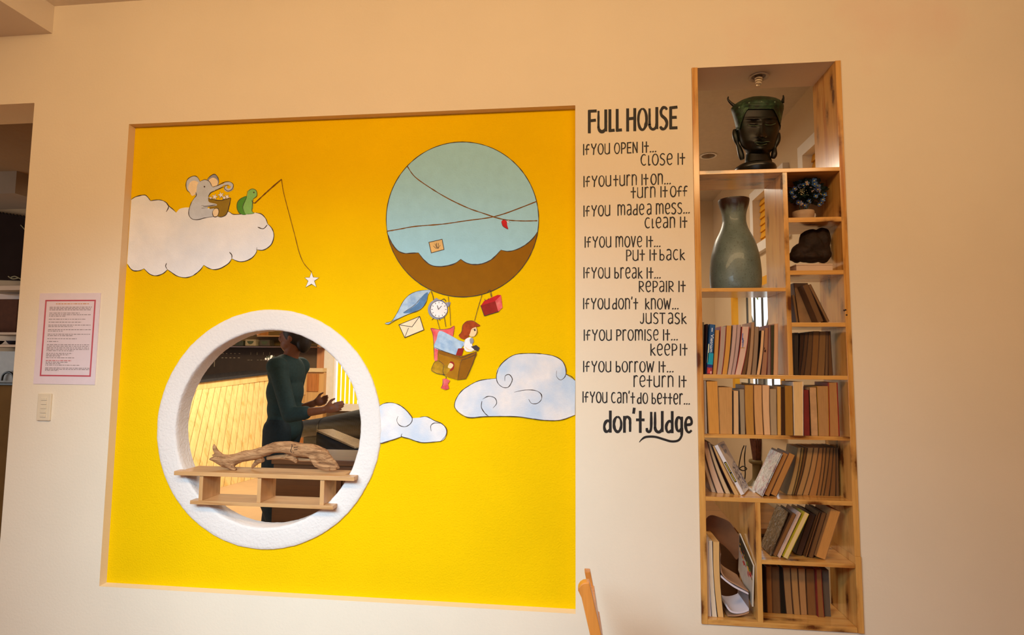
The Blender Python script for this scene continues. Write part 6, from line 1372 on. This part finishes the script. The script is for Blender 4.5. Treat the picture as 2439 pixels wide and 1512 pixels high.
# dark cabinet below
a = P(648, 1150, 0.66); zt = P(700, 1092, 0.66).z
bn = thing('cabinet', 'dark brown wooden cabinet seen below the driftwood through the round window', 'cabinet', (a.x+0.4, 0.8, 0))
MB().box((a.x-0.004, 0.65, zt-0.03), (a.x+0.82, 1.0, zt)).build('top', DARKWOOD, bn, bevel=0.003); MB().box((a.x, 0.67, 0.0006), (a.x+0.8, 0.99, zt-0.03)).build('body', DARKWOOD, bn)
for k in range(2):
    d_ = MB().box((a.x+0.02+0.385*k, 0.655, 0.08), (a.x+0.395+0.385*k, 0.67, zt-0.06)).build('door', DARKWOOD, bn, bevel=0.004); MB().blob((a.x+0.36+0.07*k, 0.648, zt-0.35), 0.012, 0.01, 0.012).build('knob', BLACK, d_, 60)

# ------------------------------------------------------------------ person walking behind the window
YQ = 1.72
pe = thing('person', 'person in dark teal top and trousers with forearms raised beside the bar', 'person', (P(690, 1200, YQ).x, YQ, 0))
SKIN = plain('brown_skin', (134, 82, 54), 0.5, 0.08); SHIRT = plain('dark_teal_cloth', (34, 62, 66), 0.8, 0.15, 60); TROU = plain('dark_blue_green_trousers', (26, 44, 52), 0.8, 0.15, 60); HAIR = plain('black_brown_hair', (30, 20, 16), 0.5, 0.2, 60)
def pp_(u, v, dy=0.0): return P(u, v, YQ+dy)
mb = MB()
def cap(a, b_, ra, rb, n=6, target=None):
    t = target or mb; a, b_ = Vector(a), Vector(b_); pts = [a.lerp(b_, i/n) for i in range(n+1)]; rs = [ra+(rb-ra)*i/n for i in range(n+1)]
    t.tube(pts, rs, 14); t.blob(a, ra, ra, ra, 0, 12, 8); t.blob(b_, rb, rb, rb, 0, 12, 8)
pel, che, nek, hed = pp_(676, 1010), pp_(681, 900), pp_(692, 846), pp_(699, 803)
def torso(t, g=0.0):
    for p, rx, ry, rz in ((pel, 0.098, 0.15, 0.11), (pel.lerp(che, 0.35), 0.1, 0.135, 0.14), (pel.lerp(che, 0.7), 0.11, 0.15, 0.15), (che+Vector((0.005, 0, 0.04)), 0.105, 0.165, 0.13)): t.blob(p, rx+g, ry+g, rz+g, 0, 22, 14)
    for s_ in (-1, 1): t.blob(che+Vector((0.02, s_*0.165, 0.085)), 0.066+g, 0.062+g, 0.062+g, 0, 14, 10)
torso(mb); cap(che+Vector((0.01, 0, 0.1)), hed+Vector((0.01, 0, -0.07)), 0.062, 0.052)
mb.blob(hed+Vector((0.005, 0, 0.015)), 0.095, 0.076, 0.115, 0, 24, 16); mb.blob(hed+Vector((-0.035, 0, -0.055)), 0.06, 0.055, 0.06, 0, 18, 12); mb.blob(hed+Vector((-0.1, 0, -0.012)), 0.02, 0.014, 0.026, 0, 10, 8); mb.blob(hed+Vector((-0.088, 0, 0.02)), 0.012, 0.012, 0.02, 0, 8, 6); mb.blob(hed+Vector((-0.09, 0, -0.05)), 0.01, 0.026, 0.008, 0, 10, 6); mb.blob(hed+Vector((-0.09, 0, -0.062)), 0.01, 0.022, 0.007, 0, 10, 6)
for s_ in (-1, 1): mb.blob(hed+Vector((0.015, s_*0.077, -0.005)), 0.022, 0.011, 0.033, 0, 10, 8); mb.blob(hed+Vector((-0.082, s_*0.032, 0.018)), 0.013, 0.016, 0.012, 0, 8, 6)
arms = []
for s_, el_, wr, tip in ((-1, pp_(690, 988, -0.2), pp_(772, 976, -0.22), pp_(800, 969, -0.22)), (1, pp_(690, 985, 0.2), pp_(748, 960, 0.16), pp_(775, 952, 0.15))):
    sh = che+Vector((0.02, s_*0.165, 0.085)); cap(sh, el_, 0.048, 0.038); cap(el_, wr, 0.038, 0.027); arms.append((sh, el_, wr)); dh = (tip-wr).normalized(); pal_ = wr+dh*0.045
    mb.blob(pal_, 0.046, 0.026, 0.036, 0, 14, 10); lat = Vector((0, 0, 1)); nr = dh.cross(lat)
    for j in range(4):
        b0 = wr+dh*0.08+lat*(0.027-0.018*j); L0 = (0.06, 0.068, 0.062, 0.048)[j]; k1 = b0+(dh*0.9+nr*0.2*s_)*L0*0.5; k2 = k1+(dh*0.75+nr*0.6*s_)*L0*0.5; cap(b0, k1, 0.0095, 0.009, 3); cap(k1, k2, 0.009, 0.0075, 3)
    tb_ = wr+dh*0.03+lat*0.03; cap(tb_, tb_+(dh*0.6+lat*0.7)*0.035, 0.012, 0.010, 3); cap(tb_+(dh*0.6+lat*0.7)*0.035, tb_+(dh*0.6+lat*0.7)*0.035+(dh*0.9+lat*0.2)*0.028, 0.010, 0.008, 3)
legs = []
for s_, kx, fx in ((-1, -0.03, 0.1), (1, -0.1, -0.14)):
    hp = pel+Vector((0, s_*0.085, -0.03)); kn = Vector((hp.x+kx, hp.y, 0.47)); an = Vector((hp.x+fx, hp.y, 0.085)); cap(hp, kn, 0.088, 0.058); cap(kn, an, 0.056, 0.038); legs.append((hp, kn, an)); cap(an+Vector((0.03, 0, -0.035)), an+Vector((-0.14, 0, -0.05)), 0.042, 0.032)
def organic(t, name, mat, vox, it=8):
    lo = min(v_.z for v_ in t.v)
    o = t.build(name, mat, pe, 80); md = o.modifiers.new('remesh', 'REMESH'); md.mode = 'VOXEL'; md.voxel_size = vox; md.use_smooth_shade = True; md = o.modifiers.new('smooth', 'SMOOTH'); md.iterations = it; return o
for v_ in mb.v: v_.z = max(v_.z, 0.004)
organic(mb, 'body', SKIN, 0.006, 5)
t = MB(); torso(t, 0.014)
for sh, el_, wr in arms: cap(sh, el_, 0.066, 0.056, 6, t); cap(el_, el_.lerp(wr, 0.45), 0.056, 0.05, 4, t)
t.blob(pel+Vector((0, 0, -0.03)), 0.116, 0.168, 0.12, 0, 20, 12); organic(t, 'shirt', SHIRT, 0.009, 8)
t = MB(); t.blob(pel+Vector((0, 0, -0.02)), 0.108, 0.16, 0.11, 0, 20, 12)
for hp, kn, an in legs: cap(hp, kn, 0.104, 0.075, 6, t); cap(kn, an+Vector((0, 0, 0.03)), 0.073, 0.062, 6, t)
organic(t, 'trousers', TROU, 0.009, 8)
for hp, kn, an in legs:
    t = MB(); cap(an+Vector((0.035, 0, -0.04)), an+Vector((-0.15, 0, -0.05)), 0.05, 0.04, 5, t)
    for v_ in t.v: v_.z = max(v_.z, 0.0008)
    t.build('shoe', BLACK, pe, 60)
t = MB(); t.blob(hed+Vector((0.025, 0, 0.035)), 0.105, 0.09, 0.118, 0, 24, 16); t.blob(hed+Vector((0.085, 0, -0.02)), 0.055, 0.07, 0.1, 0, 16, 10); t.blob(hed+Vector((-0.03, 0, 0.09)), 0.07, 0.075, 0.055, 0, 16, 10); organic(t, 'hair', HAIR, 0.007, 4)
for s_ in (-1, 1): MB().blob(hed+Vector((-0.0905, s_*0.032, 0.018)), 0.006, 0.009, 0.005, 0, 8, 6).build('eye', BLACK, pe, 60)

# ------------------------------------------------------------------ bar equipment seen through the opening on the far left
YL = 1.95
struct(MB().box((-6.9, YL, 0), (-4.35, YL+0.12, ZB)).build('wall_service', plain('tan_service_wall', (134, 104, 68), 0.7, 0.06, 5)))
struct(MB().box((-10.4, T+0.001, ZB-0.012), (-2.2, YL+0.1, ZB-0.001)).build('ceiling', plaster('brown_textured_ceiling', (122, 90, 56), 14, 0.004, 0.08)))
zbm = P(40, 462, YL-0.35).z
struct(MB().box((-6.9, YL-0.42, P(40, 460, YL-0.42).z), (-4.35, YL, ZB)).build('beam', plain('grey_beam_paint', (128, 106, 86), 0.9, 0.05, 5, 0, 0, 0.05)))
lb = thing('chalkboard', 'black chalkboard with dotted edge seen through the doorway beside the notice', 'chalkboard', P(40, 660, YL-0.03))
mb = MB(); mb.prism([(q_.x, q_.z) for q_ in [P(*p, YL-0.03) for p in ((-60, 497), (90, 520), (90, 669), (-60, 664))]], YL-0.03, YL-0.002); mb.build('panel', plain('black_chalkboard', (34, 24, 20), 0.95, 0.1, 8, 0, 0, 0.0), lb)
mb = MB()
for k in range(18): q_ = P(-50+8.2*k, 499+1.25*k, YL-0.033); mb.blob(q_, 0.010, 0.004, 0.010, 0, 6, 4)
mb.build('dotted_edge', plain('dark_bead', (30, 22, 16), 0.9, 0.1, 30, 0, 0, 0.05), lb)
mb = MB()
for pts in ([(50, 536), (58, 545), (66, 556)], [(66, 536), (60, 546), (64, 556)], [(24, 672), (36, 668), (52, 676)], [(20, 668), (30, 674), (44, 672)]): mb.tube([P(a_, b_ if b_ < 600 else b_-10, YL-0.034) for a_, b_ in spline(pts, False, 4)], 0.005, 5)
mb.build('chalk_marks', plain('yellowish_chalk', (130, 116, 84), 0.9), lb)
un = thing('shelf_unit', 'open wooden service shelf below the black chalkboard in the doorway', 'shelf', P(30, 930, YL-0.3)); TANW = pine('tan_shelf_wood', 'X', (160, 122, 78), (130, 92, 54), (120, 80, 40), 0.5, 0.1, 0.6, False)
Yu = YL-0.33
def ub(name, v0, v1, y0=Yu, mt=TANW, u0=-70, u1=110): return wallbox(name, u0, v0, u1, v1, y0, YL-0.002, mt, un)
ub('shelf', 681, 690, Yu); ub('shelf', 791, 797, Yu); ub('shelf', 820, 827, Yu); ub('back_panel', 690, 791, YL-0.05, BROWNWOOD); ub('back_panel', 797, 820, YL-0.05, TANW)
ub('upright', 690, 791, Yu, DARKWOOD, 53, 58)
a = P(-30, 790, Yu+0.05); zz = P(0, 791, Yu).z
bxx = thing('box', 'dark brown box on the service shelf in the doorway', 'box', (P(25, 790, Yu).x, Yu+0.15, zz)); MB().box((P(-40, 760, Yu+0.06).x, Yu+0.06, zz+0.0006), (P(40, 760, Yu+0.06).x, Yu+0.26, P(40, 712, Yu+0.06).z)).build('body', DARKBOX, bxx, bevel=0.006)
zz = P(0, 820, Yu).z
for k, (u, lab) in enumerate(((-8, 'dark bowl beside the doorway edge, farther one on the service shelf'), (33, 'dark bowl nearest the wall edge on the service shelf'))):
    q_ = P(u, 812, Yu+0.12); bo_ = thing('bowl', lab, 'bowl', (q_.x, Yu+0.12, zz)); mb = MB(); mb.lathe((q_.x, Yu+0.12, zz), [(0.02, 0.0006), (0.035, 0.01), (0.05, 0.032), (0.046, 0.032), (0.03, 0.012), (0.002, 0.008)], 24); mb.build('body', plain('dark_blue_bowl', (40, 40, 52), 0.3), bo_, 60)
zz = P(0, 912, Yu).z
sp_ = thing('steel_machine', 'grey steel machine with black hook below the service shelf', 'machine', (P(0, 905, Yu).x, Yu+0.1, zz)); wallbox('body', -70, 836, 60, 911.5, Yu+0.05, YL-0.06, plain('grey_steel', (110, 102, 94), 0.4, 0.08, 20, 0.3), sp_)
mb = MB(); mb.tube([P(a_, b_, Yu+0.03) for a_, b_ in spline([(4, 906), (8, 892), (20, 886), (30, 892), (33, 906)], False, 4)], 0.008, 8); mb.build('hook', BLACK, sp_, 60)
ub('worktop', 912, 918, Yu-0.05, BLACK); cz_ = P(0, 918, Yu-0.05).z
MB().box((-6.2, Yu-0.02, 0.0006), (P(110, 930, Yu-0.02).x, YL-0.002, cz_)).build('cupboard_front', plain('olive_brown_front', (88, 62, 32), 0.9, 0.12, 6, 0, 0, 0.05), un)

# trees outside the east window
tr_ = thing('tree', 'forked grey tree trunk outside the barred window', 'tree', (2.3, 4.9, -0.15)); bark = plain('grey_bark', (110, 100, 84), 0.9, 0.2, 20); mb = MB()
mb.tube([(2.3, 4.9, -0.15), (2.29, 4.9, 1.0), (2.3, 4.9, 1.65)], [0.09, 0.06, 0.05], 10); mb.tube([(2.3, 4.9, 1.6), (2.2, 4.92, 1.95), (2.05, 4.9, 2.5)], [0.05, 0.035, 0.02], 8); mb.tube([(2.3, 4.9, 1.6), (2.38, 4.9, 1.95), (2.55, 4.9, 2.6)], [0.05, 0.035, 0.02], 8); mb.build('trunk', bark, tr_, 60)
mb = MB(); rr = random.Random(2)
for k in range(500):
    th, ph = rr.uniform(0, 6.28), math.acos(rr.uniform(-1, 1)); r_ = 0.75*rr.random()**0.4; c = Vector((2.3+r_*math.sin(ph)*math.cos(th), 4.9+r_*math.sin(ph)*math.sin(th), 2.75+0.5*r_*math.cos(ph))); leafq(mb, c, Vector((rr.gauss(0, 1), rr.gauss(0, 1), rr.gauss(0, .6))), Vector((0, 0, 1)), 0.14, 0.035)
o = mb.build('leaves', plain('garden_leaf', (130, 160, 80), 0.6, 0.3), tr_); o['kind'] = 'stuff'
